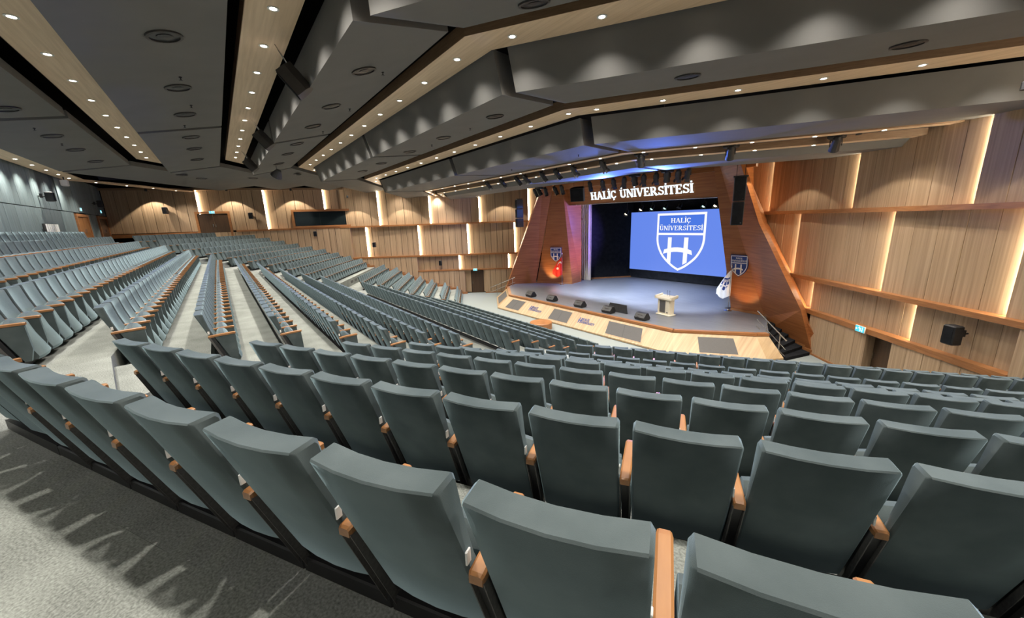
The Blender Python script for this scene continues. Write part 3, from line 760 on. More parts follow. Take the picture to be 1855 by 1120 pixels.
# oak strips: rear edge radius, front edge radius, underside z
ST = [(49.35, 48.45, 10.60), (45.22, 44.27, 11.28), (41.14, 40.20, 11.50), (37.11, 36.20, 11.28), (32.71, 31.77, 10.63), (27.85, 27.40, 9.86), (26.75, 26.25, 9.70)]
XL0 = -18.0
for i, (Dr, Df, z) in enumerate(ST):
    prof = [(Dr, z), (Df, z), (Df, z + 0.05), (Dr - 0.02, z + 0.17)]
    fas = [(Dr, z), (Dr - 0.02, z + 0.005), (Dr - 0.02, z + 0.17), (Dr, z + 0.17)]
    for sec, a0, a1 in (('mid', XL0 if i == 0 else XL, mit), ('right', 0.0, None), ('left', 0.0, None)):
        if i == 0 and sec == 'left':
            m = MB(); m.prism([(-18, -49.35, z), (-18, -48.45, z), (-26.4, -42.75, z), (-26.4, -43.7, z)], (0, 0, 0), (0, 0, 0.08)); m.build('ceiling_strip', M_['strip_wood'], ceil_o); continue
        sweep(prof, sec, a0, a1, 'ceiling_strip', 'strip_wood', ceil_o)
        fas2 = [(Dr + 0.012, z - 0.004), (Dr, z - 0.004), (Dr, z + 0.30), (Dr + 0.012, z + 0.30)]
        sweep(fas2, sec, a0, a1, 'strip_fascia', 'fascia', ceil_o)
for sec, a0, a1 in (('mid', -7.0, mit), ('right', 0.0, 12.0)):
    sweep([(27.16, 9.90), (27.00, 9.90), (27.00, 9.96), (27.16, 9.96)], sec, a0, a1, 'light_track', 'black', ceil_o)
# ------------------------------------------------------------------ downlights
ME_DL = MB().lathe((0, 0, 0), [(0.064, 0.004), (0.064, -0.006)], 12).mesh('lens', M_['downlight'])
ME_RIM = MB().lathe((0, 0, 0), [(0.068, 0.002), (0.108, -0.002), (0.108, -0.010), (0.068, -0.012), (0.068, 0.002)], 16, cap=False).mesh('rim', M_['white'])
LD_DOWN = bpy.data.lights.new('beam', 'SPOT'); LD_DOWN.energy = P_DOWN; LD_DOWN.color = (1.0, 0.94, 0.85); LD_DOWN.spot_size = R(120); LD_DOWN.spot_blend = 1.0; LD_DOWN.shadow_soft_size = 0.07
def downlight(x, y, z, lab, group):
    o = empty('ceiling_light', (x, y, z - 0.004))
    tag(o, lab, 'ceiling light', group)
    link('lens', ME_DL, o); link('rim', ME_RIM, o); link('beam', LD_DOWN, o).location = (0, 0, -0.03)
STN = ['strip by the rear wall', 'first oak strip from rear', 'second oak strip from rear', 'third oak strip from rear', 'fourth oak strip from rear', 'narrow strip behind track spots', 'narrow strip nearest stage']
X0 = [-15.9, 8.45, 8.95, 9.30, 8.98, 4.55, 6.6]
for i, (Dr, Df, z) in enumerate(ST):
    Dm = (Dr + Df) / 2
    xs = []
    x = X0[i] if i else 10.9
    while x > (XL0 if i == 0 else XL) + 0.4:
        xs.append(x); x -= 1.97
    x = (X0[i] if i else 10.9) + 1.97
    while x < mit(Dm) - 0.3: xs.insert(0, x); x += 1.97
    for j, x in enumerate(xs):
        downlight(x, -Dm, z, f'recessed downlight, {nth(j + 1)} in middle run of {STN[i]}', 'ceiling downlights')
    if i == 0:
        for j in range(4):
            p = Vector((-18, -48.9)) + Vector((-0.827, 0.562)) * (1.3 + 2.2 * j)
            downlight(p.x, p.y, z, f'recessed downlight, {nth(j + 1)} past the fold, {STN[i]}', 'ceiling downlights')
    n = int((sec_len('right', Dm) - 0.6) / 2.02)
    for j in range(0, n, 1 if i else 3):
        p = sec_point('right', Dm, 0.85 + 2.02 * j)
        downlight(p.x, p.y, z, f'recessed downlight, {nth(j + 1)} from fold, near end of {STN[i]}', 'ceiling downlights')
    for j in range(5 if i else 0):  # lamps beyond the first pair are added to brighten the far seats
        a = 1.3 + 2.0 * j
        if a < sec_len('left', Dm) - 0.3:
            p = sec_point('left', Dm, a)
            downlight(p.x, p.y, z, f'recessed downlight, {nth(j + 1)} in part-added run, far end of {STN[i]}', 'ceiling downlights')
# wall washers tucked over the wall bays (the scallops on the upper boards)
ME_WW = MB().lathe((0, 0, 0), [(0.07, -0.10), (0.09, -0.09), (0.09, 0.08), (0.05, 0.12)], 12).mesh('housing', M_['black'])
def washer(w, s, off, z, lab, power, size=104):
    p = w.at(s, z, off); q = w.at(s, 0.0, off * 0.8)
    o = empty('wall_washer', p); tag(o, lab, 'spotlight', 'wall washers above the side walls'); link('housing', ME_WW, o)
    ld = bpy.data.lights.new('wash', 'SPOT'); ld.energy = power; ld.spot_size = R(size); ld.spot_blend = 0.15; ld.color = (1.0, 0.90, 0.74); ld.shadow_soft_size = 0.05
    lo = link('wash', ld, o); d = (q - p).normalized(); lo.rotation_euler = d.to_track_quat('-Z', 'Y').to_euler(); lo.location = d * 0.16
for i, s in enumerate((-1.6, 3.3, 8.4, 13.2)): washer(WL, s, 1.6, 9.95, f'small black wall washer over the {nth(i + 1)} bay of far wall from the stage', E_WASH * 2.6)
for i, s in enumerate((7.0, 12.0, 17.6)): washer(WK, s, 1.1, 10.7, f'small black wall washer over the {nth(i + 1)} rear bay beside control window', E_WASH * 2.6)
for i, s in enumerate((3.2, -2.4, -7.4, -12.5)): washer(WR, s, 2.2, 9.95, f'small black wall washer over the {nth(i + 1)} bay of near wall from the stage', E_WASH * 1.5)

# ------------------------------------------------------------------ air diffusers, small ceiling devices
ME_DF = [MB().lathe((0, 0, 0), [(0.30, 0.0), (0.30, -0.03), (0.25, -0.035), (0.25, -0.01)], 20, cap=False).mesh('rim', M_['diffuser']), MB().lathe((0, 0, 0.0), [(0.11, -0.012), (0.13, -0.022), (0.04, -0.03)], 20).mesh('core_disc', M_['black']), MB().lathe((0, 0, 0), [(0.25, -0.008), (0.25, -0.012)], 20).mesh('throat', M_['black'])]
def cloud_z(D):
    for (Dr, zr, Df, zf, zt) in CL:
        if Df <= D <= Dr: return zr + (zf - zr) * (Dr - D) / (Dr - Df), math.atan2(zf - zr, Dr - Df)
    return 10.5, 0
ORD_CL = ['rearmost ceiling cloud', 'second ceiling cloud from the rear', 'third ceiling cloud from the rear', 'fourth ceiling cloud from the rear', 'fifth ceiling cloud from the rear', 'ceiling cloud nearest the stage']
dif = {0: (46.5, [0.76, -3.15, -6.13, -9.54]), 1: (42.5, [8.12, 4.74, 1.82, -1.95, -4.65, -8.0]), 2: (38.78, [8.37, 4.98, 2.05, -1.58, -4.43, -8.0]), 3: (34.5, [7.87, 4.29, 0.9, -3.06, -6.5])}
for c, (D, xs) in dif.items():
    z, tilt = cloud_z(D)
    for j, x in enumerate(xs):
        o = empty('air_diffuser', (x, -D, z - 0.002)); o.rotation_euler = (tilt, 0, 0)
        tag(o, f'dark round air vent, {nth(j + 1)} along the {ORD_CL[c]}', 'air vent', 'ceiling air diffusers')
        for me in ME_DF: link(me.name.split('.')[0], me, o)
for c, sec, D, a, nm in ((2, 'right', 38.2, 2.3, 'third'), (3, 'right', 34.6, 4.1, 'fourth'), (3, 'right', 34.4, 8.3, 'fourth'), (2, 'right', 38.2, 6.0, 'third')):
    z, tilt = cloud_z(D); p = sec_point(sec, D, a)
    o = empty('air_diffuser', (p.x, p.y, z - 0.002)); o.rotation_euler = (tilt, 0, BR)
    tag(o, f'dark round air vent {"well past" if a > 5 else "just past"} the near fold, {nm} ceiling cloud', 'air vent', 'ceiling air diffusers')
    for me in ME_DF: link(me.name.split('.')[0], me, o)
for j, (a, D) in enumerate(((1.0, 44.0), (3.0, 44.2), (1.5, 40.6), (2.2, 38.2))):
    z, tilt = cloud_z(D); p = sec_point('left', D, a)
    o = empty('air_diffuser', (p.x, p.y, (10.62 if z == 10.5 else z) - 0.02))
    tag(o, f'dark round air vent, {nth(j + 1)} beyond the ceiling fold toward far wall', 'air vent', 'ceiling air diffusers')
    for me in ME_DF: link(me.name.split('.')[0], me, o)
ME_SPR = MB().lathe((0, 0, 0), [(0.035, 0.0), (0.035, -0.02), (0.012, -0.025), (0.012, -0.07), (0.04, -0.075), (0.04, -0.082)], 10).mesh('sprinkler_head', M_['black'])
for j, (x, D) in enumerate(((5.6, 42.4), (2.9, 42.3), (0.2, 42.6), (8.1, 38.2), (4.2, 38.0), (0.5, 38.1), (6.0, 34.3), (2.6, 34.2), (7.0, 29.6), (2.2, 29.5), (-1.8, 46.6), (-4.7, 46.6))):
    z, _ = cloud_z(D)
    o = link('sprinkler_head', ME_SPR); o.location = (x, -D, z)
    c = {42: 'second', 38: 'third', 34: 'fourth', 29: 'fifth', 46: 'rearmost'}[int(D)]
    tag(o, f'tiny black sprinkler head, {nth(1 + [q for q in (5.6, 2.9, 0.2, 8.1, 4.2, 0.5, 6.0, 2.6, 7.0, 2.2, -1.8, -4.7)].index(x) % 3)} under the {c} ceiling cloud', 'sprinkler', 'ceiling sprinklers')

# ------------------------------------------------------------------ slab-serif lettering, built stroke by stroke (unit cap height)
def bar2(p, q, w):
    p, q = Vector(p), Vector(q); d = (q - p).normalized(); n = Vector((-d.y, d.x)) * (w / 2)
    return [tuple(p - n), tuple(q - n), tuple(q + n), tuple(p + n)]
def arc2(cx, cy, rx, ry, a0, a1, w, n=9, w2=None):
    out = []
    pts = []
    for i in range(n + 1):
        t = i / n; a = R(a0 + (a1 - a0) * t); ww = w if w2 is None else w2 + (w - w2) * abs(math.cos(a))
        pts.append(((cx + (rx + ww / 2) * math.cos(a), cy + (ry + ww / 2) * math.sin(a)), (cx + (rx - ww / 2) * math.cos(a), cy + (ry - ww / 2) * math.sin(a))))
    for i in range(n): out.append([pts[i][0], pts[i + 1][0], pts[i + 1][1], pts[i][1]])
    return out
T1, T2, SF_ = 0.19, 0.085, 0.085
def serif(x, y, w=0.36): return bar2((x - w / 2, y), (x + w / 2, y), SF_)
def glyph(c):
    dots = []
    if c == 'İ': base, dots = 'I', [(0.20, 1.2)]
    elif c == 'Ü': base, dots = 'U', [(0.30, 1.2), (0.58, 1.2)]
    elif c == 'Ç': base = 'C'
    else: base = c
    lo, hi = SF_ / 2, 1 - SF_ / 2
    q = []; w = 0.9
    if base == 'H': q = [bar2((.2, 0), (.2, 1), T1), bar2((.76, 0), (.76, 1), T1), bar2((.2, .52), (.76, .52), T2), serif(.2, lo), serif(.2, hi), serif(.76, lo), serif(.76, hi)]; w = 0.98
    elif base == 'A': q = [bar2((.14, 0), (.44, 1), T2), bar2((.46, 1), (.80, 0), T1), bar2((.24, .32), (.7, .32), T2), serif(.13, lo, .28), serif(.80, lo, .36)]; w = 0.98
    elif base == 'L': q = [bar2((.2, 0), (.2, 1), T1), serif(.2, hi), bar2((.05, lo), (.72, lo), SF_), bar2((.69, 0), (.69, .3), .07)]; w = 0.78
    elif base == 'I': q = [bar2((.2, 0), (.2, 1), T1), serif(.2, lo), serif(.2, hi)]; w = 0.40
    elif base == 'C': q = arc2(.45, .5, .33, .44, 45, 315, T1, 12, T2) + [bar2((.73, .66), (.73, .96), .07), bar2((.70, .18), (.76, .26), .07)]; w = 0.86
    elif base == 'U': q = [bar2((.2, .34), (.2, 1), T1), bar2((.72, .34), (.72, 1), T2), serif(.2, hi), serif(.72, hi, .28)] + arc2(.46, .34, .26, .29, 180, 360, T1, 8, T2); w = 0.94
    elif base == 'N': q = [bar2((.16, 0), (.16, 1), T2), bar2((.80, 0), (.80, 1), T2), bar2((.18, 1), (.78, 0), T1), serif(.16, lo, .28), serif(.12, hi, .24), serif(.80, hi, .28)]; w = 0.96
    elif base == 'V': q = [bar2((.16, 1), (.46, 0), T1), bar2((.46, 0), (.80, 1), T2), serif(.15, hi, .36), serif(.80, hi, .28)]; w = 0.94
    elif base == 'E': q = [bar2((.2, 0), (.2, 1), T1), bar2((.04, lo), (.72, lo), SF_), bar2((.04, hi), (.70, hi), SF_), bar2((.2, .52), (.56, .52), T2), bar2((.70, 0), (.70, .26), .07), bar2((.68, .76), (.68, 1), .07), bar2((.55, .42), (.55, .62), .06)]; w = 0.82
    elif base == 'R': q = [bar2((.2, 0), (.2, 1), T1), serif(.2, lo), bar2((.04, hi), (.46, hi), SF_), bar2((.2, .48), (.46, .48), T2), bar2((.44, .48), (.80, 0), T1), serif(.82, lo, .22)] + arc2(.44, .73, .21, .225, -90, 90, T1, 7, T2); w = 0.96
    elif base == 'S': q = arc2(.38, .735, .23, .215, 20, 270, .14, 9, .10) + arc2(.38, .275, .25, .225, -160, 90, .14, 9, .10) + [bar2((.63, .72), (.63, .98), .06), bar2((.10, .02), (.10, .30), .06)]; w = 0.76
    elif base == 'T': q = [bar2((.42, 0), (.42, 1), T1), serif(.42, lo), bar2((.06, hi), (.78, hi), SF_), bar2((.08, .72), (.08, 1), .07), bar2((.76, .72), (.76, 1), .07)]; w = 0.84
    elif base == 'Y': q = [bar2((.14, 1), (.44, .45), T1), bar2((.44, .45), (.76, 1), T2), bar2((.44, 0), (.44, .5), T1), serif(.44, lo), serif(.14, hi, .34), serif(.77, hi, .26)]; w = 0.90
    elif base == ' ': w = 0.5
    for x, y in dots: q.append(bar2((x - .075, y), (x + .075, y), .15))
    if c == 'Ç': q += [bar2((.44, .06), (.44, -.14), .09), bar2((.36, -.22), (.50, -.13), .09)]
    return q, w
def text_width(t): return sum(glyph(c)[1] for c in t)
def text_quads(t):
    x, out = 0.0, []
    for c in t:
        q, w = glyph(c); out.append((c, [[(px + x, py) for px, py in poly] for poly in q])); x += w
    return out, x
def on_plane(m, polys, O, U, V, Nn, s, th, mi=0, off=0.0):
    for k, p in enumerate(polys):
        e = off + 0.0004 * (k % 7)
        m.prism([tuple(O + U * (x * s) + V * (y * s)) for x, y in p], Nn * e, Nn * (e + th), mi)
def word_on(parent_t, t, O, U, V, Nn, capw, th, mat, each=True, name='letter', vs=1.0):
    """write t starting at O so that it spans capw metres"""
    let, w = text_quads(t); s = capw / w
    mm = MB()
    for c, polys in let:
        m = MB() if each else mm
        on_plane(m, [[(x, y * vs) for x, y in p] for p in polys], O, U, V, Nn, s, th)
        if each and m.v: kid(m.build(name, mat), parent_t)
    if not each: kid(mm.build('lettering', mat), parent_t)

# lit sign on the header
P0, P1 = Vector((-4.05, -15.99, 8.735)), Vector((5.02, -15.99, 8.66))
sg = empty('illuminated_sign', (0.5, -15.9, 8.7)); tag(sg, 'glowing white serif letters HALİÇ ÜNİVERSİTESİ across the wooden stage header', 'sign')
U_ = (P1 - P0).normalized(); N_ = Vector((0, -1, -0.24)).normalized(); V_ = U_.cross(-N_).normalized() * (1 if U_.cross(-N_).z > 0 else -1)
word_on(sg, 'HALİÇ ÜNİVERSİTESİ', P0, U_, V_, N_, (P1 - P0).length, 0.06, M_['sign_white'], vs=0.92)

# shield emblem: unit width, v downwards from the top edge
SH = [(-.5, 0), (.5, 0), (.5, -.50), (.482, -.62), (.435, -.74), (.36, -.86), (.26, -.96), (.13, -1.06), (0, -1.13), (-.13, -1.06), (-.26, -.96), (-.36, -.86), (-.435, -.74), (-.482, -.62), (-.5, -.50)]
def _smooth(pts):
    # finer lower outline: Catmull-Rom through the right-hand points, mirrored
    rt = pts[1:9]; out = [rt[0]]
    for i in range(1, len(rt) - 1):
        p0, p1, p2 = Vector(rt[i - 1] if i > 1 else (.5, -.38)), Vector(rt[i]), Vector(rt[i + 1])
        p3 = Vector(rt[i + 2]) if i + 2 < len(rt) else p2 + (p2 - p1)
        for j in range(4):
            t = j / 4
            out.append(tuple(0.5 * ((2 * p1) + (p2 - p0) * t + (2 * p0 - 5 * p1 + 4 * p2 - p3) * t * t + (3 * p1 - p0 - 3 * p2 + p3) * t ** 3)))
    out.append(rt[-1])
    return [(-.5, 0)] + out + [(-x, y) for x, y in reversed(out[1:-1])]
SH = _smooth(SH)
def shrink(k):
    cx, cy = 0, -.5
    out = []
    n = len(SH)
    for i in range(n):
        a, b, c = Vector(SH[i - 1]), Vector(SH[i]), Vector(SH[(i + 1) % n])
        n1 = Vector((-(b - a).y, (b - a).x)).normalized(); n2 = Vector((-(c - b).y, (c - b).x)).normalized()
        bis = (n1 + n2).normalized(); d = k / max(0.3, bis.dot(n1))
        if bis.dot(Vector((cx, cy)) - b) < 0: d = -d
        out.append(tuple(b + bis * d))
    return out
def shield(parent, O, U, V, Nn, w, face, mark, top=None, th=0.03, inset=0.0, board=None):
    """O is the middle of the top edge"""
    def mk(polys, name, mat, off, t):
        m = MB(); on_plane(m, polys, O, U, V, Nn, w, t, 0, off); return kid(m.build(name, mat), parent)
    if board is not None: mk([[(x * 1.08, y * 1.06 + 0.035) for x, y in SH]], 'board', board, -th, th)
    outer, inner = shrink(inset), shrink(inset + 0.042)
    n = len(SH)
    mk([[inner[i] for i in range(n)]], 'face', face, 0.0, 0.004)
    if top is not None: mk([[inner[0], inner[1], (inner[1][0], -.36), (inner[0][0], -.36)]], 'top_field', top, 0.004, 0.003)
    mk([[outer[i], outer[(i + 1) % n], inner[(i + 1) % n], inner[i]] for i in range(n)], 'border', mark, 0.006, 0.006)
    mk([[(-.47, -.385), (.47, -.385), (.47, -.425), (-.47, -.425)]], 'divider', mark, 0.006, 0.006)
    mk([[(-.245, -.47), (-.165, -.47), (-.165, -.985), (-.245, -.935)]], 'emblem_stem', mark, 0.006, 0.006)
    mk([[(.095, -.47), (.180, -.47), (.175, -.955), (.090, -1.005)]], 'emblem_stem', mark, 0.006, 0.006)
    arch = []
    N8 = 8
    for i in range(N8):
        t0, t1 = -1 + 2 * i / N8, -1 + 2 * (i + 1) / N8
        f = lambda t, d: (-.032 + t * (.285 + d * 0.02), -.665 - .052 * t * t - d * .088)
        arch.append([f(t0, 0), f(t1, 0), f(t1, 1), f(t0, 1)])
    mk(arch, 'emblem_bridge', mark, 0.008, 0.006)
    word_on(parent, 'HALİÇ', O + (U * -.205 + V * -.185) * w, U, V, Nn, .41 * w, 0.012, mark, each=False, vs=0.86)
    word_on(parent, 'ÜNİVERSİTESİ', O + (U * -.445 + V * -.332) * w, U, V, Nn, .89 * w, 0.012, mark, each=False, vs=0.90)

X_, Z_ = Vector((1, 0, 0)), Vector((0, 0, 1))
scn = empty('led_screen', (0, -9.0, 4.8)); tag(scn, 'large blue stage video wall showing a white university shield', 'screen')
kid(MB().box((0, -8.92, 4.78), (10.06, 0.14, 5.70)).build('cabinet', M_['black']), scn)
kid(MB().box((0, -9.0, 4.78), (10.0, 0.02, 5.62)).build('picture', M_['scr']), scn)
kid(MB().box((0, -8.9, 1.55), (10.0, 0.12, 0.8)).build('base_skirt', M_['blackmatt']), scn)
shield(scn, Vector((0.36, -9.015, 7.38)), X_, Z_, Vector((0, -1, 0)), 4.62, M_['scr'], M_['scr_white'], M_['scr_dark'])
# shield boards on the towers
sb = empty('shield_plaque', (8.7, -16.9, 3.9)); tag(sb, 'blue shield plaque with white border on the near stage tower beside white flag', 'plaque')
n_ = (Vector(K0) - Vector(I0)).cross(Vector(It) - Vector(I0)).normalized(); n_ = n_ if n_.y < 0 else -n_
u_ = (Vector(K0) - Vector(I0)).normalized(); v_ = n_.cross(u_); v_ = v_ if v_.z > 0 else -v_
def on_tower(I, n, x, z):       # point of the tower plane at height z and given x
    y = I[1] - (n.x * (x - I[0]) + n.z * (z - I[2])) / n.y
    return Vector((x, y, z))
shield(sb, on_tower(I0, n_, 8.76, 4.62) + n_ * 0.07, u_, v_ * 1.12, n_, 1.0, M_['navy'], M_['white'], None, 0.05, 0.0, M_['navy'])
sb = empty('shield_plaque', (-7.6, -17, 3.9)); tag(sb, 'blue shield plaque with white border on the far stage tower above red flag', 'plaque')
n2 = (Vector(LI0) - Vector(LK0)).cross(Vector(LIt) - Vector(LI0)).normalized(); n2 = n2 if n2.y < 0 else -n2
u2 = (Vector(LI0) - Vector(LK0)).normalized(); v2 = n2.cross(u2); v2 = v2 if v2.z > 0 else -v2
shield(sb, on_tower(LI0, n2, -7.52, 4.55) + n2 * 0.07, u2, v2 * 1.12, n2, 1.02, M_['navy'], M_['white'], None, 0.05, 0.0, M_['navy'])
# apron logos
for ln_, uc in (('first navy logo on the pale stage apron from its far end, HALİÇ UNIVERSITY', 0.272), ('second navy logo on the pale stage apron from its far end, HALİÇ UNIVERSITY', 0.605)):
    P, nv = NRM[1]
    uu_ = (P(1, 0.5) - P(0, 0.5)).normalized(); vv_ = (P(0.5, 1) - P(0.5, 0)).normalized(); o_ = P(uc, 0.5) + nv * 0.002
    lg = empty('apron_logo', o_); tag(lg, ln_, 'logo', 'apron logos')
    m = MB(); hq = [bar2((0.08, 0), (0.14, .8), .10), bar2((0.40, 0), (0.46, .8), .10), bar2((-.02, .36), (.56, .42), .11)]
    on_plane(m, hq, o_ - uu_ * 0.72 - vv_ * 0.22, uu_, vv_, nv, 0.55, 0.012); kid(m.build('emblem', M_['navy']), lg)
    word_on(lg, 'HALİÇ', o_ - uu_ * 0.42 + vv_ * 0.03, uu_, vv_, nv, 0.62, 0.012, M_['navy'], each=False, vs=1.2)
    word_on(lg, 'UNIVERSITY', o_ - uu_ * 0.42 - vv_ * 0.19, uu_, vv_, nv, 1.12, 0.012, M_['navy'], each=False, vs=1.2)

# ------------------------------------------------------------------ stage furniture
def wedge(x, y, rz, lab, s=1.0):
    o = empty('stage_monitor', (x, y, 1.1), rz); tag(o, lab, 'monitor', 'stage monitors')
    m = MB(); poly = [(-.29, -.18, .02), (-.29, .20, .02), (-.29, .27, .10), (-.29, .10, .36), (-.29, -.06, .36), (-.29, -.24, .16)]
    m.prism([(a * s, b * s, c * s) for a, b, c in poly], (0, 0, 0), (.58 * s, 0, 0)); m.build('cabinet', M_['black'], o)
    m = MB(); m.prism([(-.25 * s, .275 * s, .115 * s), (.25 * s, .275 * s, .115 * s), (.25 * s, .115 * s, .355 * s), (-.25 * s, .115 * s, .355 * s)], (0, 0, 0), (0, .012, .008)); m.build('grille', M_['grille'], o)
    m = MB(); m.box((0.0, -.155 * s, .27 * s), (.24 * s, .02, .06 * s), 0, Matrix.Rotation(0, 4, 'X')); m.box((-.12 * s, -.21 * s, .17 * s), (.1 * s, .03, .08 * s)); m.build('handle', M_['grille'], o)
wn_ = ['first', 'second', 'third', 'fourth', 'fifth']
for i, (x, rz) in enumerate(((-4.38, 0.0), (-1.89, 0.05), (0.97, 0.0), (3.45, 0.0), (5.96, -0.05))):
    wedge(x, -22.85, rz, f'black wedge stage monitor on the stage edge, {wn_[i]} from the far end', 1.22)
o = tag(MB().prism([(2.95, -22.35, 1.12), (4.55, -22.35, 1.12), (4.35, -22.18, 1.62), (3.05, -22.18, 1.62)], (0, 0, 0), (0, .05, 0)).build('prompter_screen', M_['black']), 'flat black tilted screen panel just behind the fourth stage monitor', 'screen')
# podium
pd = empty('podium', (6.25, -20.75, 1.1), R(-8)); tag(pd, 'cream lectern with dark grille front and two gooseneck microphones on stage', 'lectern')
MB().cham((0, 0, .035), (1.05, .62, .07), .02).build('base', M_['cream'], pd)
MB().cham((0, 0, .55), (.86, .46, .98), .012).build('body', M_['cream'], pd)
MB().box((-0.08, -.24, .55), (.40, .02, .74)).build('front_panel', M_['grille'], pd)
m = MB(); m.box((-.38, -.25, .55), (.06, .03, .98)); m.box((.38, -.25, .55), (.06, .03, .98)); m.build('corner_post', M_['cream'], pd)
m = MB(); m.prism([(-.62, -.34, 1.02), (.62, -.34, 1.02), (.58, .34, 1.10), (-.58, .34, 1.10)], (0, 0, 0), (0, 0, .09)); m.build('top', M_['cream'], pd)
for sx in (-1, 1):
    m = MB(); m.prism([(sx * .62, -.34, 1.10), (sx * .62, .30, 1.18), (sx * .50, .30, 1.18), (sx * .50, -.34, 1.10)], (0, 0, 0), (0, 0, .10)); m.build('top_wing', M_['cream'], pd)
for sx in (-.06, .14):
    m = MB(); m.tube((sx, .12, 1.17), (sx + .06, .02, 1.5), .008, 6); m.tube((sx + .06, .02, 1.5), (sx + .12, -.06, 1.55), .016, 6); m.build('microphone', M_['black'], pd)
for sx in (.31,): MB().box((sx, -.245, .2), (.14, .02, .07)).build('socket_plate', M_['black'], pd)
# flags: cloth hanging in folds from a slanted tip, printed by colouring the cells of the cloth
def flag(x, y, z, rz, lab, mats, printer, hgt, wid, mir=1):
    o = empty('flag_stand', (x, y, z), rz); tag(o, lab, 'flag')
    MB().lathe((0, 0, 0), [(.24, 0), (.24, .03), (.06, .07), (.03, .12)], 18).build('base', M_['steel'], o)
    m = MB(); m.tube((0, 0, .05), (0, 0, hgt + .55), .02, 8); m.lathe((0, 0, hgt + .55), [(.02, 0), (.045, .05), (.03, .12), (.002, .26)], 8); m.build('pole', M_['steel'], o)
    nu, nv = 44, 64; vs, fs, mi = [], [], []
    for j in range(nv + 1):
        v = j / nv
        spread = wid * (0.10 + 0.90 * min(1, (v * 1.25)) ** 0.8)
        for i in range(nu + 1):
            u = i / nu
            fold = 0.05 * math.sin(u * 13 + v * 2) * (0.4 + v)
            vs.append((mir * (u * spread - 0.02), -0.035 - fold * 0.7 + 0.02 * v, hgt + .48 - v * hgt * (0.78 + 0.12 * (1 - abs(u * 2 - 1.0))) - u * 0.16 * (1 - v)))
    for j in range(nv):
        for i in range(nu):
            a = j * (nu + 1) + i
            fs.append((a, a + 1, a + nu + 2, a + nu + 1)); mi.append(printer((i + .5) / nu, (j + .5) / nv))
    me = bpy.data.meshes.new('cloth'); me.from_pydata(vs, [], fs)
    for mm in mats: me.materials.append(mm)
    me.polygons.foreach_set('material_index', mi); me.polygons.foreach_set('use_smooth', [True] * len(fs)); me.update()
    link('cloth', me, o)
def tr_print(u, v):
    x, y = (u - .48) * 1.0, (v - .42) * 2.4
    cres = math.hypot(x, y + .16) < .30 and math.hypot(x + .02, y + .06) > .235
    a = math.atan2(y - .40, x - .1); r = math.hypot(x - .1, y - .40)
    star = r < .16 * (0.52 + 0.48 * abs(math.cos(2.5 * a)) ** 1.6)
    return 1 if cres or star else 0
def uni_print(u, v):
    x, y = (u - .55) * 1.0, (v - .50) * 2.3
    if abs(x) > .36 or y < -.45 or y > .50: return 0
    edge = .36 if y < .1 else .36 * (1 - ((y - .1) / .42) ** 2)
    if abs(x) > edge: return 0
    if y < -.36: return 1
    if -.36 <= y < -.10: return 1 if int((y + .36) * 26) % 2 == 0 else 0
    if abs(abs(x) - .14) < .05 or abs(y - .16) < .05: return 0
    return 1
flag(-6.62, -17.05, 1.1, R(200), 'red Turkish flag with white crescent and star hanging by the far stage tower', [M_['red'], M_['flagwhite']], tr_print, 2.25, 1.05)
flag(8.43, -17.2, 1.1, R(170), 'white university flag with blue shield print hanging by the near stage tower', [M_['flagwhite'], M_['navy']], uni_print, 2.25, 0.95)
# stage curtain leg, in folds
m = MB(); ring0, ring1 = [], []
N = 40
for i in range(N + 1):
    t = i / N; x = -7.75 + 1.35 * t; y = -13.35 + 0.13 * math.sin(t * 34)
    ring0.append((x, y, 1.11)); ring1.append((x + .02 * math.sin(i), y * 1.0, 8.6))
for i in range(N, -1, -1):
    t = i / N; x = -7.75 + 1.35 * t; y = -13.30 + 0.13 * math.sin(t * 34)
    ring0.append((x, y, 1.11)); ring1.append((x, y, 8.6))
m.loft([ring0, ring1]); tag(m.build('stage_curtain', M_['curtain'], None, True), 'tall beige pleated curtain hanging inside the far stage tower', 'curtain')

# ------------------------------------------------------------------ loudspeakers
def line_array(x, y, z0, z1, rz, lab, n=2):
    o = empty('line_array', (x, y, z0), rz); tag(o, lab, 'loudspeaker', 'line arrays beside the stage')
    H = (z1 - z0) / n
    for i in range(n):
        m = MB(); m.cham((0, 0, H * (i + .5)), (.58, .62, H - .03), .03); c = m.build('cabinet', M_['black'], o)
        MB().box((0, -.32, H * (i + .5)), (.50, .02, H - .12)).build('grille', M_['blackmatt'], c)
        MB().box((0.18, -.335, H * i + .14), (.06, .01, .03)).build('badge', M_['steel'], c)
    m = MB(); m.box((0, 0, z1 - z0 + .03), (.7, .5, .06)); m.build('bumper', M_['black'], o)
    m = MB()
    for sx in (-.2, .2): m.tube((sx, .1, z1 - z0 + .05), (sx, .1, z1 - z0 + 1.0), .012, 6)
    m.build('hanging_cable', M_['black'], o)
line_array(9.25, -19.2, 6.5, 9.08, R(25), 'tall black line array hanging before the near stage tower')
line_array(-9.15, -20.0, 6.58, 9.05, R(-25), 'tall black line array hanging before the far stage tower', 3)
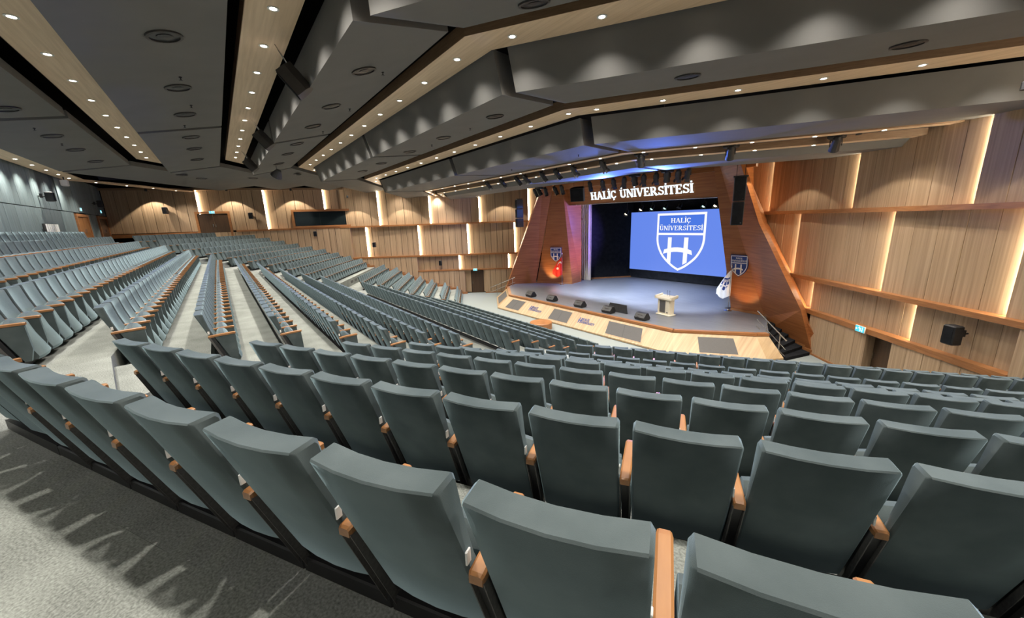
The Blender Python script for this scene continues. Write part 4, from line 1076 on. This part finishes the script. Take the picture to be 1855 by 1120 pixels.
def wall_speaker(w, s, z, lab, yaw=0.0, sc=1.0, off=0.55):
    p = w.at(s, z, off - 0.75); n = w.n; d = Vector((0, 0, 1)).cross(n)
    o = empty('wall_speaker', mat=frame(p + n * 0.75, -d if False else d, n, (0, 0, 1))); tag(o, lab, 'loudspeaker', 'wall speakers')
    MB().cham((0, 0.0, 0), (.36 * sc, .32, .62 * sc), .03).build('cabinet', M_['black'], o)
    MB().box((0, .165, 0), (.30 * sc, .015, .54 * sc)).build('grille', M_['blackmatt'], o)
    m = MB(); m.tube((0, -.15, 0), (0, -.62, .06), .03, 8); m.box((0, -.30, .05), (.10, .1, .22)); m.build('bracket', M_['black'], o)
wall_speaker(WR, -5.55, 3.02, 'black speaker on a bracket between two ledges of the near wall', 0, 1.05, 0.6)
wall_speaker(WL, 5.0, 3.25, 'black wall speaker under the second ledge of the far wall', 0, 0.8)
wall_speaker(WL, 11.55, 5.3, 'black wall speaker under the top ledge of the far wall, beside a lit strip', 0, 0.8)
wall_speaker(WK, 5.55, 6.6, 'black wall speaker on the boards below the control window', 0, 0.8)
wall_speaker(WK, 10.65, 8.45, 'black wall speaker between the wall door and the control window', 0, 0.9)
wall_speaker(WK, 16.85, 9.05, 'black wall speaker on the rear bay left of the dark double door', 0, 0.9)
wall_speaker(WB, -12.8, 9.25, 'black wall speaker on the blue-grey rear wall above the pale heater', 0, 0.8)
wall_speaker(WB, -24.2, 9.5, 'black wall speaker on the blue-grey rear wall between the two orange doors', 0, 0.8)
def tilt_box(x, y, z, dirv, size, lab, up=(0, 0, 1), name='ceiling_speaker', cat='loudspeaker', group='speakers hung from the ceiling'):
    d = Vector(dirv).normalized(); x_ = d.cross(Vector(up)).normalized(); z_ = x_.cross(d)
    o = empty(name, mat=frame((x, y, z), x_, d, z_)); tag(o, lab, cat, group)
    w_, dp, h_ = size
    m = MB(); m.loft([[(-w_ / 2 * k, y_, -h_ / 2), (w_ / 2 * k, y_, -h_ / 2), (w_ / 2 * k, y_, h_ / 2), (-w_ / 2 * k, y_, h_ / 2)] for y_, k in ((-dp / 2, .55), (-dp * .1, .95), (dp / 2, 1.0))]); c = m.build('cabinet', M_['diffuser'], o)
    MB().box((0, dp / 2 + .008, 0), (w_ * .9, .016, h_ * .92)).build('grille', M_['blackmatt'], o)
    m = MB(); m.box((0, -dp * .42, h_ * .12), (w_ * .3, .09, .16)); m.box((0, -dp * .47, -h_ * .2), (w_ * .26, .05, .10)); m.build('input_plate', M_['grille'], o)
    m = MB(); m.tube((-w_ * .35, -dp * .3, h_ * .48), (-w_ * .35, -dp * .6, h_ * .5 + .7), .012, 6); m.tube((w_ * .35, -dp * .3, h_ * .48), (w_ * .35, -dp * .6, h_ * .5 + .7), .012, 6); m.build('hanger', M_['steel'], o)
for i, x in enumerate((7.15, -0.75, -8.4)):
    tilt_box(x, -40.12, 10.78, (-.25, -.75, -.62), (.43, .42, .68), f'black loudspeaker tilted under the second oak ceiling strip, {nth(i + 1)} from the camera')
o = empty('horn_speaker', (-8.4, -38.9, 10.35)); tag(o, 'pale cone-shaped ceiling device beyond the third hung speaker', 'device')
m = MB(); m.lathe((0, 0, 0), [(.05, .3), (.14, .26), (.32, -.16), (.30, -.18)], 16, axis=(.5, .3, .6)); m.build('cone', M_['grille'], o)
MB().tube((0, 0, .2), (0, 0, .46), .015, 6).build('stem', M_['black'], o)
tilt_box(-1.35, -20.6, 8.95, (.45, -.85, -.25), (1.0, .75, .95), 'big black speaker cabinet hung at the far end of the lighting truss', group=None)

# ------------------------------------------------------------------ stage lighting
tb = empty('lighting_truss', (1.5, -22, 9.75)); tag(tb, 'long black lighting bar hung in front of the stage header', 'truss')
m = MB(); m.tube((-5.6, -21.7, 9.72), (8.0, -21.7, 9.66), .035, 8); kid(m.build('pipe', M_['black']), tb)
m = MB(); m.tube((-5.6, -21.7, 9.85), (8.0, -21.7, 9.79), .02, 6)
for i in range(28):
    x = -5.6 + 13.6 * i / 27; m.tube((x, -21.7, 9.72), (x, -21.7, 9.85), .012, 5)
for x in (-4, 1, 6): m.tube((x, -21.7, 9.8), (x, -21.7, 13.4), .015, 6)
kid(m.build('upper_chord', M_['black']), tb)
def par(x, y, z, tgt, lab, mov=False, lens='black', group='spotlights on the lighting bar', sc=1.0, hang=.34):
    o = empty('moving_head' if mov else 'spotlight', (x, y, z)); tag(o, lab, 'stage light', group)
    m = MB(); m.tube((0, 0, hang), (0, 0, .12), .02, 6); m.box((0, 0, .13), (.30 * sc, .05, .03)); m.box((-.15 * sc, 0, .02), (.02, .05, .24)); m.box((.15 * sc, 0, .02), (.02, .05, .24)); m.build('yoke', M_['black'], o)
    d = (Vector(tgt) - Vector((x, y, z))).normalized()
    m = MB(); r = .125 * sc
    m.lathe((0, 0, 0), [(r * .55, -.26 * sc), (r * .95, -.18 * sc), (r, .10 * sc), (r * 1.12, .22 * sc), (r * 1.12, .24 * sc), (r * .9, .23 * sc)], 14, axis=d); m.build('housing', M_['black'], o)
    m = MB(); m.lathe(tuple(d * .235 * sc), [(r * .9, 0), (r * .9, .006)], 14, axis=d); m.build('lens', M_[lens], o)
    if mov: MB().cham((0, 0, .26), (.42 * sc, .34 * sc, .16), .03).build('base', M_['black'], o)
    else:
        x_ = d.orthogonal().normalized(); y_ = d.cross(x_)
        m = MB()
        for sx, ax in ((1, x_), (-1, x_), (1, y_), (-1, y_)):
            c = d * .24 * sc + ax * sx * r * 1.1; t = (ax.cross(d)).normalized() * r * .9; e = (d + ax * sx * .5).normalized() * .13 * sc
            m.prism([tuple(c - t), tuple(c + t), tuple(c + t + e), tuple(c - t + e)], (0, 0, 0), ax * sx * .006)
        m.build('barn_door', M_['black'], o)
    return o
lamps = [(-4.9, 0), (-4.45, 1), (-3.7, 0), (-2.65, 0), (-1.95, 0), (0.75, 0), (1.82, 0), (2.71, 0), (3.51, 0), (4.25, 1), (4.9, 0), (5.71, 0), (6.39, 1), (7.05, 0), (7.6, 0)]
for i, (x, mv) in enumerate(lamps):
    par(x, -21.7, 9.34, (x * .6 + (0.6 if i % 2 else -.8), -17 - (i % 3), 1), f'black {"moving head" if mv else "barn-door spotlight"} on the lighting bar, {nth(i + 1)} from its far end', bool(mv), 'lens' if i in (13,) else 'black', sc=1.35 if mv else 1.1)
for i, x in enumerate((-3.6, -1.94, -0.38, 0.42, 1.94, 3.1, 4.37, 6.27)):
    par(x, -27.1, 9.62, (x + 1.5, -20, 2), f'black spotlight between the two narrow oak ceiling strips, {nth(i + 1)} from the far side', False, 'black', 'spotlights between the narrow ceiling strips', hang=.3)
for i, a in enumerate((0.6, 4.1, 7.6)):
    p = sec_point('right', 27.15, a); par(p.x, p.y, 9.6, (p.x - 3, p.y + 6, 2), f'black cylinder spotlight between the near narrow strips, {nth(i + 1)} past the fold', True, 'black', 'spotlights between the narrow ceiling strips', sc=1.2, hang=.3)
# row of small lamps behind the header, over the screen
for i, x in enumerate((-3.6, -2.05, -0.95, 0.3, 1.6, 3.6, 4.5)):
    par(x, -11.5, 7.95 if i else 7.6, (x, -18, 1.0), f'small stage lamp behind the header above the screen, {nth(i + 1)} from the far side', False, ('lens', 'lens', 'lens_cool', 'lens_cool', 'black', 'lens_cool', 'lens')[i], 'lamps behind the header', hang=1.2)
def beam(loc, tgt, power, col, size, blend=0.6, r=0.12, parent=None):
    ld = bpy.data.lights.new('beam', 'SPOT'); ld.energy = power; ld.color = col; ld.spot_size = R(size); ld.spot_blend = blend; ld.shadow_soft_size = r
    lo = bpy.data.objects.new('beam', ld); COL.objects.link(lo); lo.location = loc
    lo.rotation_euler = (Vector(tgt) - Vector(loc)).to_track_quat('-Z', 'Y').to_euler()
for x, tx in ((-3.2, -2.5), (1.3, 0.5), (5.3, 4.0)):
    beam((x, -21.2, 8.75), (tx, -16.2, 1.1), E_SPOT * 1.5, (0.70, 0.79, 1.0), 66)
beam((3.1, -22.0, 8.9), (3.5, -22.6, 1.0), E_SPOT * 0.2, (1.0, 0.86, 0.66), 95)
beam((-3.2, -22.0, 8.9), (-2.5, -23.2, 1.0), E_SPOT * 0.2, (1.0, 0.86, 0.66), 90)
beam((9.6, -24.6, 9.3), (9.5, -24.2, 0.8), E_SPOT * 0.12, (1.0, 0.88, 0.7), 80)
# floor cans at the foot of the towers and coloured washes
beam((-7.6, -18.4, 1.25), (-7.6, -17.0, 3.0), 260, (1.0, 0.62, 0.25), 80)
beam((9.3, -18.1, 1.25), (9.2, -17.0, 3.0), 130, (1.0, 0.55, 0.22), 85)
beam((-1.0, -13.9, 6.6), (-6.6, -15.2, 5.6), 3600, (0.26, 0.20, 1.0), 80)
beam((-1.0, -14.1, 3.0), (-6.5, -15.2, 3.6), 900, (1.0, 0.28, 0.45), 44, 1.0)
beam((2.4, -22.3, 8.95), (3.0, -25.2, 9.8), 2600, (0.10, 0.22, 1.0), 140)
beam((6.4, -22.5, 8.95), (8.4, -26.5, 9.8), 2600, (0.10, 0.22, 1.0), 140)
beam((-4.0, -21.2, 8.6), (-9.15, -20.0, 7.8), 420, (0.08, 0.25, 1.0), 17)

# ------------------------------------------------------------------ doors, exit signs, control window, oddments
def door(name, w, s0, s1, z0, z1, off, mat, frame_mat, leaves=1, depth=0.12, fw=0.18, ajar=0.0):
    o = structure(empty(name))
    m = MB()
    wbox(m, w, s0 - fw, s0, off, off + depth, z0, z1 + fw) if hasattr(w, 'd') else None
    wbox(m, w, s1, s1 + fw, off, off + depth, z0, z1 + fw); wbox(m, w, s0, s1, off, off + depth, z1, z1 + fw)
    m.build('frame', M_[frame_mat], o)
    for i in range(leaves):
        a = s0 + (s1 - s0) * i / leaves; b = s0 + (s1 - s0) * (i + 1) / leaves
        m = MB(); wbox(m, w, a + .01, b - .01, off + .01, off + .06, z0, z1 - .01); lf = m.build('leaf', M_[mat], o)
        m = MB(); hs = b - .12 if i == 0 else a + .08
        wbox(m, w, hs, hs + .03, off + .06, off + .12, z0 + .95, z0 + 1.2); m.build('handle', M_['steel'], lf)
    return o
class RW2(Wall):
    pass
WBw = Wall((0, REAR_Y), 90, (0, 1))      # rear wall line; s grows toward -x
door('door_1', WBw, 18.75, 21.4, 6.4, 8.42, 0.10, 'doorwood', 'trim', 2)
door('door_2', WBw, 24.6, 27.3, 6.4, 8.45, 0.10, 'doordark', 'trim', 2)
door('door_3', WK, 12.45, 14.7, 6.6, 8.72, 0.32, 'doordark', 'trim', 2)
door('door_4', WL, 0.74, 1.98, 0.0, 2.28, -0.02, 'doordark', 'doordark', 1, fw=0.02)
door('door_5', WR, -3.34, -2.13, 0.0, 2.02, -0.02, 'doordark', 'doordark', 1, fw=0.02)
wn = structure(empty('window_1'))
m = MB(); wbox(m, WK, 0.35, 7.35, 0.30, 0.52, 7.2, 7.38); wbox(m, WK, 0.35, 7.35, 0.30, 0.52, 8.72, 8.92); wbox(m, WK, 0.35, 0.55, 0.30, 0.52, 7.38, 8.72); wbox(m, WK, 7.15, 7.35, 0.30, 0.52, 7.38, 8.72); m.build('window_frame', M_['trim'], wn)
for a, b in ((0.55, 2.75), (2.75, 4.95), (4.95, 7.15)):
    m = MB(); wbox(m, WK, a + .012, b - .012, 0.30, 0.345, 7.38, 8.72); m.build('pane', M_['glass'], wn)
m = MB(); wbox(m, WK, 0.35, 7.35, 0.08, 0.30, 7.2, 8.92); m.build('reveal', M_['black'], wn)
def exit_sign(p, n, lab, sc=1.0):
    d = Vector((0, 0, 1)).cross(Vector(n)).normalized()
    o = empty('exit_sign', mat=frame(p, d, n, (0, 0, 1))); tag(o, lab, 'exit sign', 'exit signs')
    MB().cham((0, 0, 0), (.42 * sc, .05, .24 * sc), .01).build('housing', M_['white'], o)
    MB().box((0, .028, 0), (.39 * sc, .008, .21 * sc)).build('face', M_['exit'], o)
    m = MB()
    # running figure and arrow
    fig = [bar2((-.02, .05), (.03, -.01), .035), bar2((.03, -.01), (.0, -.08), .025), bar2((.03, -.01), (.09, -.05), .025), bar2((-.02, .04), (-.07, .02), .02), bar2((0, .045), (.06, .04), .02), bar2((-.035, .075), (-.01, .075), .03), bar2((-.17, 0), (-.10, 0), .025), bar2((-.17, 0), (-.14, .03), .02), bar2((-.17, 0), (-.14, -.03), .02), bar2((.12, -.09), (.12, .09), .02)]
    on_plane(m, fig, Vector((0, .032, 0)), Vector((1, 0, 0)), Vector((0, 0, 1)), Vector((0, 1, 0)), sc, .004); m.build('pictogram', M_['exit_fig'], o)
exit_sign(WR.at(-2.05, 2.2, 0.62), WR.n, 'small lit exit sign on the near wall ledge above the dark doorway', 1.15)
exit_sign(WL.at(1.5, 2.47, 0.55), WL.n, 'small lit exit sign above the far doorway next to the stage')
exit_sign(WK.at(13.55, 8.83, 0.55), WK.n, 'small lit exit sign above the dark double door of the far wall')
exit_sign(Vector((-20.2, REAR_Y + .17, 8.92)), (0, 1, 0), 'small lit exit sign over the open-leaf orange door of the rear wall')
exit_sign(Vector((-26.0, REAR_Y + .17, 9.0)), (0, 1, 0), 'small lit exit sign over the dark door of the rear wall by the corner')
o = empty('wall_heater', (-12.9, REAR_Y + .30, 7.5)); tag(o, 'pale slatted wall unit on the rear wall behind the last row', 'heater')
for i in range(7):
    MB().box((-.84 + .28 * i, 0, 0.05), (.13, .06, .56)).build('slat', M_['white'], o)
m = MB(); m.box((0, -.10, .05), (1.95, .06, .60)); m.build('back_plate', M_['black'], o)
o = empty('projector_box', (-16.0, REAR_Y + .6, 10.25)); tag(o, 'small pale box hung under the ceiling edge of the rear wall', 'box')
MB().cham((0, 0, 0), (.42, .3, .34), .03).build('housing', M_['white'], o); MB().tube((0, 0, .15), (0, 0, .4), .03, 8).build('stem', M_['grille'], o)
# wood capping that steps down beside the far side wall
cap = structure(empty('trim_3'))
for k in range(0, 16):
    fe = far_end(D_[k]); 
    for half in (0, 1):
        D0 = D_[k] - 0.5 * half
        x0, y0, a0 = curve('far', D0, fe + 0.75); x1, y1, a1 = curve('far', D0 - 0.52, fe + 0.75 - 0.05)
        z = ZF[k] - (0.15 if half else 0.0)
        m = MB(); nn = Vector((math.cos(a0), math.sin(a0), 0)) * 0.14
        m.prism([(x0, y0, z), (x1, y1, z), (x1 - nn.x, y1 - nn.y, z), (x0 - nn.x, y0 - nn.y, z)], (0, 0, 0), (0, 0, 0.34)); m.build('stepped_capping', M_['trim'], cap)
